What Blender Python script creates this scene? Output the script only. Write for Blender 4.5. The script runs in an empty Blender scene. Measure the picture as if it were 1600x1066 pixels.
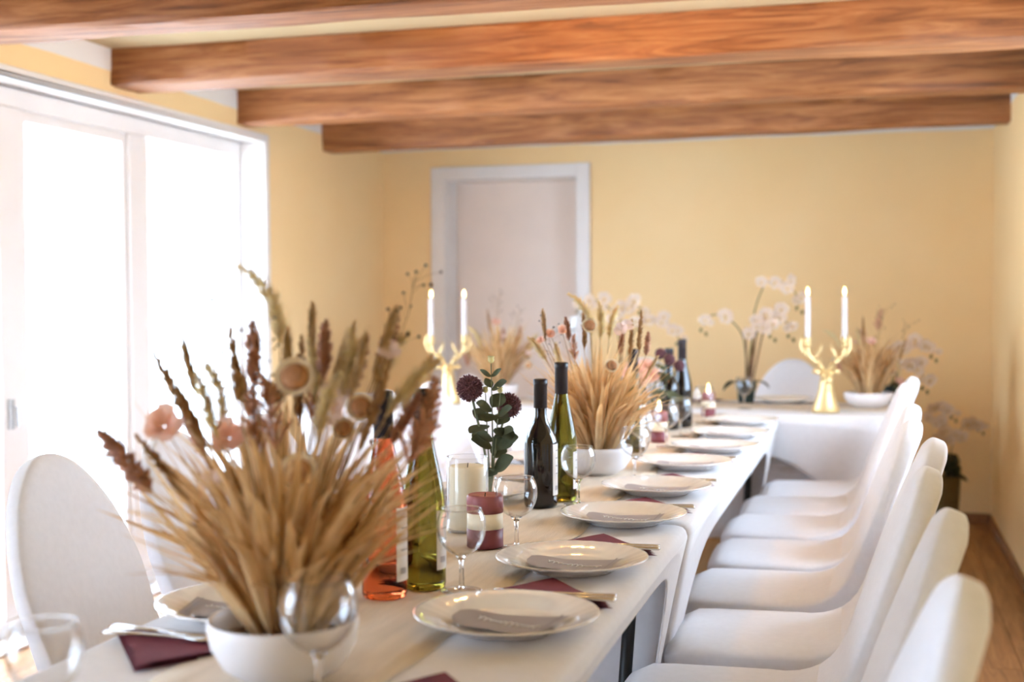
import bpy, bmesh, math, random
from mathutils import Vector, Matrix
random.seed(7)
S = bpy.context.scene
C = S.collection
PI = math.pi
sin, cos = math.sin, math.cos

# ------------------------------------------------------------------ camera
cam_d = bpy.data.cameras.new('camera'); cam = bpy.data.objects.new('camera', cam_d); C.objects.link(cam)
CZ = 1.235
yaw, pitch, roll = math.radians(15.775), math.radians(-1.832), math.radians(-0.269)
fw = Vector((-sin(yaw)*cos(pitch), cos(yaw)*cos(pitch), sin(pitch)))
r0 = Vector((cos(yaw), sin(yaw), 0)); u0 = r0.cross(fw)
rr = cos(roll)*r0 + sin(roll)*u0; uu = -sin(roll)*r0 + cos(roll)*u0
M = Matrix((rr, uu, -fw)).transposed().to_4x4(); M.translation = Vector((0, 0, CZ))
cam.matrix_world = M
cam_d.sensor_width = 36; cam_d.lens = 45.0; cam_d.clip_start = .05
cam_d.dof.use_dof = True; cam_d.dof.focus_distance = 2.62; cam_d.dof.aperture_fstop = 2.6
S.camera = cam; S.cycles.use_light_tree = False

# ------------------------------------------------------------------ world, light, exposure
W = bpy.data.worlds.new('sky'); S.world = W; W.use_nodes = True
bg = W.node_tree.nodes['Background']; bg.inputs[0].default_value = (0.61, 0.765, 1.0, 1); bg.inputs[1].default_value = 9.8
S.view_settings.view_transform = 'Standard'; S.view_settings.look = 'None'
S.view_settings.exposure = 1.2; S.view_settings.gamma = 1
S.cycles.max_bounces = 8; S.cycles.diffuse_bounces = 4; S.cycles.glossy_bounces = 4; S.cycles.transparent_max_bounces = 20
S.cycles.transmission_bounces = 9; S.cycles.adaptive_threshold = .08; S.cycles.adaptive_min_samples = 20; S.cycles.sample_clamp_indirect = 8
def portal(x, y0, y1, z0, z1, sg=1):
    l = bpy.data.lights.new('window_portal', 'AREA'); l.shape = 'RECTANGLE'; l.size = y1-y0; l.size_y = z1-z0
    l.cycles.is_portal = True
    o = bpy.data.objects.new('window_portal', l); C.objects.link(o)
    o.location = (x, (y0+y1)/2, (z0+z1)/2)
    o.matrix_world = Matrix.Translation((x, (y0+y1)/2, (z0+z1)/2)) @ Matrix(((0, 0, -sg, 0), (sg, 0, 0, 0), (0, -1, 0, 0), (0, 0, 0, 1)))
XL, XR, YB, YF, ZC = -2.918, 0.623, 7.424, -2.6, 2.24     # the room
W1 = (2.95, 5.811); W2 = (-0.8, 1.0); WT = 2.035          # window openings in the left wall
W3 = (3.3, 5.2); W3Z = (.86, 1.95)                           # window in the right wall, just out of the picture
portal(-3.22, *W1, 0, WT); portal(-3.22, *W2, 0, WT); portal(.9, *W3, *W3Z, -1)

# ------------------------------------------------------------------ materials
def lin(c):
    f = lambda v: (v/255/12.92 if v/255 <= .04045 else ((v/255+.055)/1.055)**2.4)
    return (f(c[0]), f(c[1]), f(c[2]), 1)
def new_mat(name):
    m = bpy.data.materials.new(name); m.use_nodes = True
    return m, m.node_tree, m.node_tree.nodes['Principled BSDF']
def mat(name, col, rough=.6, var=.06, scale=30, bump=0, bscale=None, metal=0, trans=0, ior=1.45, sub=0, coat=0, stretch=(1, 1, 1), sheen=0, spec=.5):
    m, t, p = new_mat(name)
    p.inputs['Roughness'].default_value = rough; p.inputs['Metallic'].default_value = metal
    p.inputs['Transmission Weight'].default_value = trans; p.inputs['IOR'].default_value = ior
    p.inputs['Coat Weight'].default_value = coat; p.inputs['Sheen Weight'].default_value = sheen
    p.inputs['Specular IOR Level'].default_value = spec
    if sub: p.inputs['Subsurface Weight'].default_value = sub; p.inputs['Subsurface Radius'].default_value = (.02, .01, .006)
    c = lin(col)
    tc = t.nodes.new('ShaderNodeTexCoord'); mp = t.nodes.new('ShaderNodeMapping'); mp.inputs['Scale'].default_value = stretch
    t.links.new(tc.outputs['Object'], mp.inputs['Vector'])
    n = t.nodes.new('ShaderNodeTexNoise'); n.inputs['Scale'].default_value = scale; n.inputs['Detail'].default_value = 2
    t.links.new(mp.outputs[0], n.inputs['Vector'])
    r = t.nodes.new('ShaderNodeValToRGB'); r.color_ramp.elements[0].position = .3; r.color_ramp.elements[1].position = .7
    r.color_ramp.elements[0].color = tuple(max(0, v*(1-var)) for v in c[:3])+(1,)
    r.color_ramp.elements[1].color = tuple(min(1, v*(1+var)) for v in c[:3])+(1,)
    t.links.new(n.outputs['Fac'], r.inputs[0]); t.links.new(r.outputs[0], p.inputs['Base Color'])
    if bump:
        b = t.nodes.new('ShaderNodeBump'); b.inputs['Strength'].default_value = bump; b.inputs['Distance'].default_value = .004
        n2 = t.nodes.new('ShaderNodeTexNoise'); n2.inputs['Scale'].default_value = bscale or scale*3
        t.links.new(mp.outputs[0], n2.inputs['Vector']); t.links.new(n2.outputs['Fac'], b.inputs['Height'])
        t.links.new(b.outputs[0], p.inputs['Normal'])
    return m
def wood_mat(name, dark, mid, light, axis, rough=.55, sc=1.0):
    m, t, p = new_mat(name); p.inputs['Roughness'].default_value = rough
    tc = t.nodes.new('ShaderNodeTexCoord'); mp = t.nodes.new('ShaderNodeMapping')
    s = [26*sc]*3; s[axis] = 1.9*sc; mp.inputs['Scale'].default_value = s
    t.links.new(tc.outputs['Object'], mp.inputs['Vector'])
    oi = t.nodes.new('ShaderNodeObjectInfo'); ad = t.nodes.new('ShaderNodeVectorMath'); ad.operation = 'ADD'
    ml = t.nodes.new('ShaderNodeMath'); ml.operation = 'MULTIPLY'; ml.inputs[1].default_value = 37
    t.links.new(oi.outputs['Random'], ml.inputs[0]); t.links.new(mp.outputs[0], ad.inputs[0]); t.links.new(ml.outputs[0], ad.inputs[1])
    n = t.nodes.new('ShaderNodeTexNoise'); n.inputs['Scale'].default_value = 1.0; n.inputs['Detail'].default_value = 8; n.inputs['Roughness'].default_value = .62; n.inputs['Distortion'].default_value = 1.6
    t.links.new(ad.outputs[0], n.inputs['Vector'])
    r = t.nodes.new('ShaderNodeValToRGB'); e = r.color_ramp.elements
    e[0].position = .3; e[0].color = lin(dark); e[1].position = .72; e[1].color = lin(light)
    q = e.new(.5); q.color = lin(mid)
    t.links.new(n.outputs['Fac'], r.inputs[0])
    # broad tone change and knots
    n3 = t.nodes.new('ShaderNodeTexNoise'); n3.inputs['Scale'].default_value = .16; t.links.new(ad.outputs[0], n3.inputs['Vector'])
    hs = t.nodes.new('ShaderNodeHueSaturation'); mr = t.nodes.new('ShaderNodeMapRange'); mr.inputs[1].default_value = .3; mr.inputs[2].default_value = .7; mr.inputs[3].default_value = .82; mr.inputs[4].default_value = 1.15
    t.links.new(n3.outputs['Fac'], mr.inputs[0]); t.links.new(mr.outputs[0], hs.inputs['Value']); t.links.new(r.outputs[0], hs.inputs['Color'])
    t.links.new(hs.outputs[0], p.inputs['Base Color'])
    b = t.nodes.new('ShaderNodeBump'); b.inputs['Strength'].default_value = .35; b.inputs['Distance'].default_value = .004
    t.links.new(n.outputs['Fac'], b.inputs['Height']); t.links.new(b.outputs[0], p.inputs['Normal'])
    return m
def thin_glass(name, tint=(1, 1, 1), base=.03, ior=1.5, gain=1.0, power=4.0):
    m, t, p = new_mat(name); t.nodes.remove(p); out = t.nodes['Material Output']
    tr = t.nodes.new('ShaderNodeBsdfTransparent'); tr.inputs[0].default_value = (*tint, 1)
    gl = t.nodes.new('ShaderNodeBsdfGlossy'); gl.inputs['Roughness'].default_value = .01
    fr = t.nodes.new('ShaderNodeLayerWeight'); fr.inputs[0].default_value = .5
    pw = t.nodes.new('ShaderNodeMath'); pw.operation = 'POWER'; pw.inputs[1].default_value = power
    mu = t.nodes.new('ShaderNodeMath'); mu.operation = 'MULTIPLY_ADD'; mu.inputs[1].default_value = gain; mu.inputs[2].default_value = base; mu.use_clamp = True
    mx = t.nodes.new('ShaderNodeMixShader')
    t.links.new(fr.outputs['Facing'], pw.inputs[0]); t.links.new(pw.outputs[0], mu.inputs[0]); t.links.new(mu.outputs[0], mx.inputs[0]); t.links.new(tr.outputs[0], mx.inputs[1]); t.links.new(gl.outputs[0], mx.inputs[2])
    t.links.new(mx.outputs[0], out.inputs[0])
    return m
def emit(name, col, st):
    m, t, p = new_mat(name); p.inputs['Base Color'].default_value = (*col, 1)
    p.inputs['Emission Color'].default_value = (*col, 1); p.inputs['Emission Strength'].default_value = st
    return m
def wall_mat():
    m, t, p = new_mat('yellow wall paint'); p.inputs['Roughness'].default_value = .85
    tc = t.nodes.new('ShaderNodeTexCoord'); sp = t.nodes.new('ShaderNodeSeparateXYZ'); t.links.new(tc.outputs['Object'], sp.inputs[0])
    n = t.nodes.new('ShaderNodeTexNoise'); n.inputs['Scale'].default_value = 2.2; n.inputs['Detail'].default_value = 5; t.links.new(tc.outputs['Object'], n.inputs['Vector'])
    r = t.nodes.new('ShaderNodeValToRGB'); e = r.color_ramp.elements; e[0].position = .3; e[1].position = .7
    e[0].color = lin((248, 214, 158)); e[1].color = lin((251, 220, 167)); t.links.new(n.outputs['Fac'], r.inputs[0])
    # the painter's line: yellow stops a hand below the ceiling
    a = t.nodes.new('ShaderNodeMath'); a.operation = 'MULTIPLY_ADD'; a.inputs[1].default_value = .03; t.links.new(n.outputs['Fac'], a.inputs[0]); t.links.new(sp.outputs[2], a.inputs[2])
    g = t.nodes.new('ShaderNodeMath'); g.operation = 'GREATER_THAN'; g.inputs[1].default_value = 2.167; t.links.new(a.outputs[0], g.inputs[0])
    mx = t.nodes.new('ShaderNodeMixRGB'); mx.inputs[2].default_value = lin((236, 232, 228)); t.links.new(g.outputs[0], mx.inputs[0]); t.links.new(r.outputs[0], mx.inputs[1])
    t.links.new(mx.outputs[0], p.inputs['Base Color'])
    b = t.nodes.new('ShaderNodeBump'); b.inputs['Strength'].default_value = .25; b.inputs['Distance'].default_value = .01
    n2 = t.nodes.new('ShaderNodeTexNoise'); n2.inputs['Scale'].default_value = 9; t.links.new(tc.outputs['Object'], n2.inputs['Vector'])
    t.links.new(n2.outputs['Fac'], b.inputs['Height']); t.links.new(b.outputs[0], p.inputs['Normal'])
    return m
K = {}
K['wall'] = wall_mat()
K['ceil'] = mat('ceiling plaster', (190, 168, 130), .9, .03, 3, .3, 8)
K['beam'] = wood_mat('beam wood', (106, 62, 36), (160, 101, 59), (192, 136, 86), 0, .6)
K['floor'] = wood_mat('floor boards', (142, 98, 60), (176, 126, 80), (198, 148, 98), 1, .5)
K['trimwood'] = wood_mat('trim wood', (120, 84, 54), (150, 106, 70), (166, 120, 80), 1, .5)
K['white'] = mat('white lacquer', (234, 230, 228), .35, .02, 6)
K['door'] = mat('door lacquer', (240, 224, 212), .4, .02, 5)
K['steel'] = mat('brushed steel', (190, 190, 188), .28, .05, 40, metal=1)
K['pane'] = thin_glass('window glass', (.97, .985, .98), .03, 1.45, .7)
K['fabric'] = mat('white stretch fabric', (232, 230, 234), .85, .02, 60, .06, 900, sheen=.25)
K['cloth'] = mat('white table cloth', (232, 228, 228), .85, .02, 50, .08, 500, sheen=.15)
K['runner'] = mat('beige gauze runner', (216, 198, 176), .9, .06, 9, .3, 60, stretch=(7, .8, 1))
K['black'] = mat('black steel', (22, 21, 22), .45, .1, 40)
K['china'] = mat('white glazed china', (236, 230, 224), .08, .01, 10, coat=.6)
K['card'] = mat('grey card', (158, 148, 146), .75, .03, 30)
K['ink'] = mat('white ink', (238, 234, 230), .7, .02, 30)
K['dark_ink'] = mat('dark print', (140, 132, 130), .7, .02, 30)
K['napkin'] = mat('burgundy paper', (112, 40, 56), .85, .06, 60, .1, 400)
K['silver'] = mat('polished cutlery', (214, 210, 206), .14, .03, 30, metal=1)
K['glass'] = thin_glass('wine glass', (.98, .98, .98), .04, 1.5, 1.0, 3.2)
K['solid_glass'] = mat('solid glass', (250, 250, 250), .01, .0, 10, trans=1, ior=1.5)
K['bowl'] = mat('white ceramic', (232, 226, 226), .45, .02, 20)
K['soil'] = mat('dry moss', (92, 66, 42), .95, .3, 60, .6)
K['straw'] = mat('straw blade', (232, 196, 144), .7, .16, 22, stretch=(1, 1, .3), sub=0)
K['straw_pale'] = mat('pale straw', (234, 204, 156), .7, .12, 22)
K['straw_dark'] = mat('brown straw', (192, 148, 100), .75, .16, 22)
K['fox'] = mat('foxtail', (250, 226, 182), .9, .15, 80)
K['spike'] = mat('russet spike', (206, 152, 124), .9, .18, 80)
K['plume'] = mat('apricot plume', (230, 180, 146), .9, .15, 60)
K['peach'] = mat('peach petal', (246, 210, 192), .8, .08, 40)
K['pinkwhite'] = mat('pale pink petal', (238, 214, 204), .8, .06, 40)
K['disc'] = mat('seed disc', (176, 128, 92), .9, .15, 150)
K['ring'] = mat('papery ring', (236, 220, 188), .85, .08, 60)
K['berry'] = mat('dark berry', (70, 50, 44), .7, .15, 60)
K['stemd'] = mat('dry stem', (172, 138, 92), .8, .15, 50)
K['euca'] = mat('eucalyptus leaf', (86, 90, 66), .8, .16, 25, spec=.25)
K['eucastem'] = mat('green stem', (104, 108, 78), .6, .12, 40)
K['eucabud'] = mat('pale bud', (220, 210, 150), .7, .08, 60)
K['allium'] = mat('allium floret', (112, 74, 80), .85, .6, 260)
K['mauvefl'] = mat('mauve petal', (112, 82, 106), .8, .15, 40)
K['wax'] = mat('cream wax', (246, 232, 202), .5, .02, 12, sub=0)
K['wax_white'] = mat('white wax', (214, 208, 208), .5, .02, 12)
K['mauve'] = mat('mauve wax', (150, 84, 84), .5, .06, 20)
K['mauve_dark'] = mat('dark mauve wax', (122, 60, 66), .5, .06, 20)
K['flame'] = emit('flame', (1.0, .66, .26), 9)
K['wick'] = mat('wick', (40, 32, 28), .9, .1, 40)
K['gold'] = mat('brushed gold', (236, 208, 150), .38, .08, 40, metal=.6)
K['winered'] = mat('dark bottle glass', (20, 15, 12), .05, .1, 10, coat=.5)
K['wineolive'] = mat('olive bottle glass', (128, 117, 44), .03, .02, 10, trans=1, ior=1.36)
K['wineolive2'] = mat('deep olive bottle glass', (104, 100, 34), .03, .02, 10, trans=1, ior=1.36)
K['rose'] = mat('rose wine glass', (228, 114, 70), .03, .02, 10, trans=1, ior=1.36)
K['caps'] = mat('black capsule', (40, 34, 38), .4, .1, 30)
K['label'] = mat('white label', (236, 230, 226), .7, .02, 30)
K['orchid'] = mat('orchid petal', (236, 218, 200), .7, .04, 40)
K['orchidc'] = mat('orchid lip', (214, 184, 130), .7, .1, 40)
K['orchst'] = mat('orchid stem', (120, 104, 64), .7, .14, 40)
K['stick'] = mat('brown stick', (112, 74, 56), .8, .14, 40)
K['leafd'] = mat('dark leaf', (40, 52, 38), .5, .15, 25)
K['pot_dark'] = mat('dark green pot', (34, 44, 38), .5, .1, 25)
K['pot_olive'] = mat('olive pot', (112, 98, 58), .6, .1, 15)
K['terrace'] = mat('terrace slabs', (214, 208, 200), .85, .05, 3)
K['render'] = mat('white render', (236, 238, 236), .9, .02, 4)
K['tile'] = mat('grey roof', (146, 140, 136), .8, .1, 12)
K['leaf'] = mat('hedge leaf', (120, 146, 104), .7, .25, 9)
K['grey'] = mat('grey planter', (126, 132, 134), .7, .08, 12)

def translucent(k, f):
    # thin dry leaves and petals let light through
    m = K[k]; t = m.node_tree; p = t.nodes['Principled BSDF']; out = t.nodes['Material Output']
    tr = t.nodes.new('ShaderNodeBsdfTranslucent'); mx = t.nodes.new('ShaderNodeMixShader'); mx.inputs[0].default_value = f
    t.links.new(p.inputs['Base Color'].links[0].from_socket, tr.inputs[0]); t.links.new(p.outputs[0], mx.inputs[1]); t.links.new(tr.outputs[0], mx.inputs[2]); t.links.new(mx.outputs[0], out.inputs[0])
for k in ('straw', 'straw_dark', 'plume', 'spike', 'pinkwhite', 'ring', 'orchid'): translucent(k, .38)
for k in ('straw_pale', 'fox', 'peach'): translucent(k, .6)
for k in ('mauvefl', 'euca', 'cloth'): translucent(k, .12)

# ------------------------------------------------------------------ mesh helpers
class MB:
    def __init__(s): s.v = []; s.f = []
    def add(s, vs, fs):
        o = len(s.v); s.v += [tuple(v) for v in vs]; s.f += [tuple(i+o for i in f) for f in fs]; return s
    def box(s, x0, x1, y0, y1, z0, z1):
        return s.add([(x, y, z) for x in (x0, x1) for y in (y0, y1) for z in (z0, z1)],
                     [(0, 1, 3, 2), (4, 6, 7, 5), (0, 4, 5, 1), (2, 3, 7, 6), (0, 2, 6, 4), (1, 5, 7, 3)])
    def lathe(s, prof, n=32, c=(0, 0, 0), close=True):
        vs = []; fs = []; m = len(prof)
        for i in range(n):
            a = 2*PI*i/n
            for r, z in prof: vs.append((c[0]+r*cos(a), c[1]+r*sin(a), c[2]+z))
        for i in range(n):
            j = (i+1) % n
            for k in range(m-1):
                a, b, d, e = i*m+k, j*m+k, j*m+k+1, i*m+k+1
                if prof[k][0] < 1e-6: fs.append((a, d, e))
                elif prof[k+1][0] < 1e-6: fs.append((a, b, e))
                else: fs.append((a, b, d, e))
        return s.add(vs, fs)
    def tube(s, path, rad, n=6, caps=True):
        path = [Vector(p) for p in path]
        rads = rad if isinstance(rad, (list, tuple)) else [rad]*len(path)
        vs = []; fs = []; up = Vector((.13, .21, .97)).normalized(); prev = None
        for i, p in enumerate(path):
            d = (path[min(i+1, len(path)-1)]-path[max(i-1, 0)])
            d = d.normalized() if d.length > 1e-9 else Vector((0, 0, 1))
            if prev is None:
                x = d.cross(up);
                if x.length < .1: x = d.cross(Vector((1, 0, 0)))
            else: x = prev - d*prev.dot(d)
            x.normalize(); prev = x; y = d.cross(x)
            for k in range(n):
                a = 2*PI*k/n; vs.append(p+(x*cos(a)+y*sin(a))*rads[i])
        for i in range(len(path)-1):
            for k in range(n):
                l = (k+1) % n; fs.append((i*n+k, i*n+l, (i+1)*n+l, (i+1)*n+k))
        if caps: fs.append(tuple(range(n-1, -1, -1))); o = (len(path)-1)*n; fs.append(tuple(range(o, o+n)))
        return s.add(vs, fs)
    def ball(s, c, r, nu=10, nv=6, sc=(1, 1, 1)):
        pr = [(max(0, r*sin(PI*k/nv)) if 0 < k < nv else 0, -r*cos(PI*k/nv)) for k in range(nv+1)]
        o = len(s.v); s.lathe(pr, nu)
        for i in range(o, len(s.v)):
            v = s.v[i]; s.v[i] = (c[0]+v[0]*sc[0], c[1]+v[1]*sc[1], c[2]+v[2]*sc[2])
        return s
    def xf(s, m, o=0):
        for i in range(o, len(s.v)): s.v[i] = tuple(m @ Vector(s.v[i]))
        return s
    def mesh(s, name, smooth=True):
        me = bpy.data.meshes.new(name); me.from_pydata(s.v, [], s.f)
        bm = bmesh.new(); bm.from_mesh(me); bmesh.ops.remove_doubles(bm, verts=bm.verts, dist=1e-6)
        bmesh.ops.recalc_face_normals(bm, faces=bm.faces); bm.to_mesh(me); bm.free()
        if smooth:
            for p in me.polygons: p.use_smooth = True
        return me
    def build(s, name, m, parent=None, smooth=True, loc=None, bevel=0, seg=2):
        me = s.mesh(name, smooth)
        if bevel:
            bm = bmesh.new(); bm.from_mesh(me)
            bmesh.ops.bevel(bm, geom=[e for e in bm.edges if e.calc_face_angle(0) > .5], offset=bevel, segments=seg, affect='EDGES', profile=.5)
            bm.to_mesh(me); bm.free()
        return put(name, me, m, parent, loc)
def put(name, me, m, parent=None, loc=None, rot=None, scale=None):
    if not me.materials: me.materials.append(K[m])
    o = bpy.data.objects.new(name, me); C.objects.link(o)
    if parent: o.parent = parent
    if loc is not None: o.location = loc
    if rot is not None: o.rotation_euler = rot
    if scale is not None: o.scale = scale if isinstance(scale, (tuple, list)) else (scale,)*3
    return o
def auto_smooth(o, ang=35):
    me = o.data; bm = bmesh.new(); bm.from_mesh(me)
    for e in bm.edges: e.smooth = e.calc_face_angle(0) < math.radians(ang)
    bm.to_mesh(me); bm.free(); return o
def tag(o, label=None, cat=None, group=None, kind=None):
    if label: o['label'] = label
    if cat: o['category'] = cat
    if group: o['group'] = group
    if kind: o['kind'] = kind
    return o
def empty(name, loc=(0, 0, 0), rz=0):
    o = bpy.data.objects.new(name, None); C.objects.link(o); o.location = loc; o.rotation_euler = (0, 0, rz); o.empty_display_size = .05
    return o
def copy_tree(o, parent=None):
    c = o.copy(); C.objects.link(c)
    if parent: c.parent = parent
    for ch in list(o.children): copy_tree(ch, c)
    return c
def st(o): o['kind'] = 'structure'; return o
ORD = ['first', 'second', 'third', 'fourth', 'fifth', 'sixth', 'seventh', 'eighth', 'ninth', 'tenth']

# ------------------------------------------------------------------ the room
wl = MB(); WX0, WX1 = -3.24, XL
wl.box(WX0, WX1, W1[1], YB+.3, 0, ZC+.1); wl.box(WX0, WX1, W2[1], W1[0], 0, ZC+.1); wl.box(WX0, WX1, YF-.3, W2[0], 0, ZC+.1)
for a, b in (W1, W2): wl.box(WX0, WX1, a, b, WT, ZC+.1)
st(wl.build('wall_left', 'wall', smooth=False))
wb = MB(); DX0, DX1, DT = -2.53, -1.68, 1.985
wb.box(XL, DX0, YB, YB+.3, 0, ZC+.1).box(DX1, XR, YB, YB+.3, 0, ZC+.1).box(DX0, DX1, YB, YB+.3, DT, ZC+.1)
st(wb.build('wall_back', 'wall', smooth=False))
wr = MB().box(XR, XR+.3, YF-.3, W3[0], 0, ZC+.1).box(XR, XR+.3, W3[1], YB+.3, 0, ZC+.1).box(XR, XR+.3, W3[0], W3[1], 0, W3Z[0]).box(XR, XR+.3, W3[0], W3[1], W3Z[1], ZC+.1)
st(wr.build('wall_right', 'wall', smooth=False))
st(MB().box(XL, XR, YF-.3, YF, 0, ZC+.1).build('wall_front', 'wall', smooth=False))
st(MB().box(WX0, XR+.3, YF-.3, YB+.3, ZC, ZC+.25).build('ceiling', 'ceil', smooth=False))
# floor: base with single boards on it
fl = st(MB().box(WX0, XR+.3, YF-.3, YB+.3, -.2, -.022).build('floor', 'trimwood', smooth=False))
rng = random.Random(3); x = XL
while x < XR-.01:
    w = min(rng.choice((.17, .19, .21)), XR-x); y = YF - rng.uniform(0, 1.2)
    while y < YB:
        L = rng.uniform(2.0, 3.2); y1 = min(y+L, YB)
        b = MB().box(x+.0012, x+w-.0012, max(y, YF)+.0012, y1-.0012, -.022, rng.uniform(-.0006, 0))
        b.build('plank', 'floor', fl, smooth=False); y = y1
        if YB-y < .5: y = YB
    x += w
# skirting
st(MB().box(XR-.016, XR, YF, YB, 0, .055).build('baseboard_right', 'trimwood', smooth=False, bevel=.006))
st(MB().box(DX1+.1, XR-.016, YB-.016, YB, 0, .055).build('baseboard_back', 'trimwood', smooth=False, bevel=.006))
# beams
def beam(y0, wd, z0, lab, sd):
    r = random.Random(sd); nx = 60; m = 20; vs = []; fs = []
    for i in range(nx+1):
        X = XL-.06 + (XR-XL+.12)*i/nx
        for k in range(m):
            a = 2*PI*k/m; e = .22
            cx = abs(cos(a))**e*(1 if cos(a) > 0 else -1); cz = abs(sin(a))**e*(1 if sin(a) > 0 else -1)
            wob = .005*sin(X*2.3+sd+k*.9)+.003*sin(X*7+k*2.1+sd)
            if sin(a) > .4: wob = abs(wob)*.3
            vs.append((X, y0+wd/2+(wd/2+wob)*cx, (z0+ZC+.006)/2+((ZC+.006-z0)/2+wob*.6)*cz+.006*sin(X*1.1+sd)*(0 if sin(a) > .4 else 1)))
    for i in range(nx):
        for k in range(m):
            l = (k+1) % m; fs.append((i*m+k, i*m+l, (i+1)*m+l, (i+1)*m+k))
    fs.append(tuple(range(m))); fs.append(tuple(range(nx*m, nx*m+m)))
    o = MB().add(vs, fs).build('ceiling_beam', 'beam'); tag(o, lab, 'beam', 'wooden ceiling beams'); auto_smooth(o, 50)
beam(6.51, .16, 2.066, 'farthest reddish brown timber beam, right above the white door', 1.3)
beam(5.535, .17, 2.08, 'second farthest reddish brown timber beam, above the head table', 2.9)
beam(4.49, .2, 2.085, 'brown timber beam lit orange in its middle, third from the back wall', 4.1)
beam(3.46, .2, 2.085, 'nearest timber beam, cut off by the top edge of the picture', 5.5)
# windows
def window(name, a, b, uprights, handle_y):
    X0, X1 = -3.115, -3.04
    t = empty(name, (0, 0, 0)); st(t)
    MB().box(X0, X1, a, b, WT-.085, WT).box(X0, X1, a, b, -.02, .07).build('frame', 'white', t, False, bevel=.006)
    ups = [(a, a+.07)]+uprights+[(b-.045, b)]
    for u, v in ups: MB().box(X0+.004, X1-.003, u, v, .07, WT-.085).build('mullion', 'white', t, False, bevel=.006)
    for i in range(len(ups)-1):
        p0, p1 = ups[i][1], ups[i+1][0]; s = .035
        if i % 2: MB().box(X0+.015, X1-.02, p0, p0+s, .07, WT-.085).box(X0+.015, X1-.02, p1-s, p1, .07, WT-.085).box(X0+.015, X1-.02, p0+s, p1-s, WT-.125, WT-.085).box(X0+.015, X1-.02, p0+s, p1-s, .07, .13).build('sash', 'white', t, False, bevel=.004)
        pn = MB().box(-3.082, -3.076, p0-.002, p1+.002, .065, WT-.08).build('pane', 'pane', t, False)
    if handle_y:
        MB().box(X1-.004, X1+.012, handle_y-.012, handle_y+.012, .77, .88).tube([(X1+.01, handle_y, .85), (X1+.03, handle_y, .85), (X1+.032, handle_y, .78)], .006, 8).build('window_handle', 'steel', t, False)
    # reveal lining on the inside edges of the wall
    rv = MB()
    for xa, xb in ((X1, XL+.012), (-3.25, X0)):
        rv.box(xa, xb, a, b, WT-.012, WT+.0).box(xa, xb, b-.012, b, 0, WT-.012).box(xa, xb, a, a+.012, 0, WT-.012)
    rv.build('reveal', 'white', t, False, bevel=.004)
    MB().box(XL-.002, XL+.016, a-.03, b+.03, WT, WT+.028).box(XL-.002, XL+.016, b, b+.03, 0, WT).box(XL-.002, XL+.016, a-.03, a, 0, WT).build('casing', 'white', t, False, bevel=.005)
    MB().box(-3.24, XL+.01, a, b, -.02, .012).build('threshold', 'white', t, False)
    return t
window('window_1', *W1, [(3.958, 4.10), (4.812, 4.957)], 4.0)
window('window_2', *W2, [(.04, .16)], .1)
w3 = st(empty('window_3', (XR, 0, 0)))
MB().box(.12, .19, *W3, W3Z[1]-.06, W3Z[1]).box(.12, .19, *W3, W3Z[0], W3Z[0]+.06).build('frame', 'white', w3, False, bevel=.005)
for a_, b_ in ((W3[0], W3[0]+.06), (4.21, 4.29), (W3[1]-.06, W3[1])): MB().box(.122, .188, a_, b_, W3Z[0]+.06, W3Z[1]-.06).build('mullion', 'white', w3, False, bevel=.005)
for a_, b_ in ((W3[0]+.06, 4.21), (4.29, W3[1]-.06)): MB().box(.152, .158, a_-.003, b_+.003, W3Z[0]+.057, W3Z[1]-.057).build('pane', 'pane', w3, False)
MB().box(-.03, .12, W3[0]-.02, W3[1]+.02, W3Z[0]-.02, W3Z[0]+.004).build('window_sill', 'white', w3, False, bevel=.004)
MB().box(.0, .3, W3[0], W3[0]+.008, W3Z[0], W3Z[1]).box(.0, .3, W3[1]-.008, W3[1], W3Z[0], W3Z[1]).box(0, .3, *W3, W3Z[1]-.008, W3Z[1]).build('reveal', 'white', w3, False)
# door in the back wall
d = empty('door_1', ((DX0+DX1)/2, YB, 0)); st(d)
hw = (DX1-DX0)/2
MB().box(-hw-.075, -hw+.012, -.018, .0, 0, DT+.06).box(hw-.012, hw+.068, -.018, 0, 0, DT+.06).box(-hw+.012, hw-.012, -.018, 0, DT-.012, DT+.06).build('casing', 'white', d, False, bevel=.004)
MB().box(-hw, -hw+.02, 0, .3, 0, DT-.02).box(hw-.02, hw, 0, .3, 0, DT-.02).box(-hw, hw, 0, .3, DT-.02, DT).build('lining', 'white', d, False)
lf = MB().box(-hw+.02, hw-.02, .2, .24, .008, DT-.02).build('leaf', 'door', d, False, bevel=.004)
MB().box(hw-.1, hw-.06, .192, .2, .95, 1.13).tube([(hw-.08, .195, 1.05), (hw-.08, .155, 1.05), (hw-.19, .15, 1.05)], .009, 8).build('handle', 'steel', lf, False)
# ceiling lamp between the beams, its warm light falls on the third beam
lp = empty('ceiling_lamp', (-.92, 3.74, ZC)); tag(lp, 'small warm ceiling lamp between the two nearest beams, just above the picture', 'lamp')
MB().lathe([(0, 0), (.065, 0), (.065, -.018), (.05, -.024), (0, -.024)], 28).build('base', 'white', lp)
MB().lathe([(0, -.07), (.025, -.067), (.038, -.054), (.04, -.042), (.034, -.03), (.03, -.0245)], 28).build('bulb', 'bulb' if 'bulb' in K else 'flame', lp)
ld = bpy.data.lights.new('lamp_light', 'POINT'); ld.energy = 8; ld.color = (1.0, .54, .14); ld.shadow_soft_size = .04
lo = bpy.data.objects.new('lamp_light', ld); C.objects.link(lo); lo.parent = lp; lo.location = (0, 0, -.12)

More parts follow.
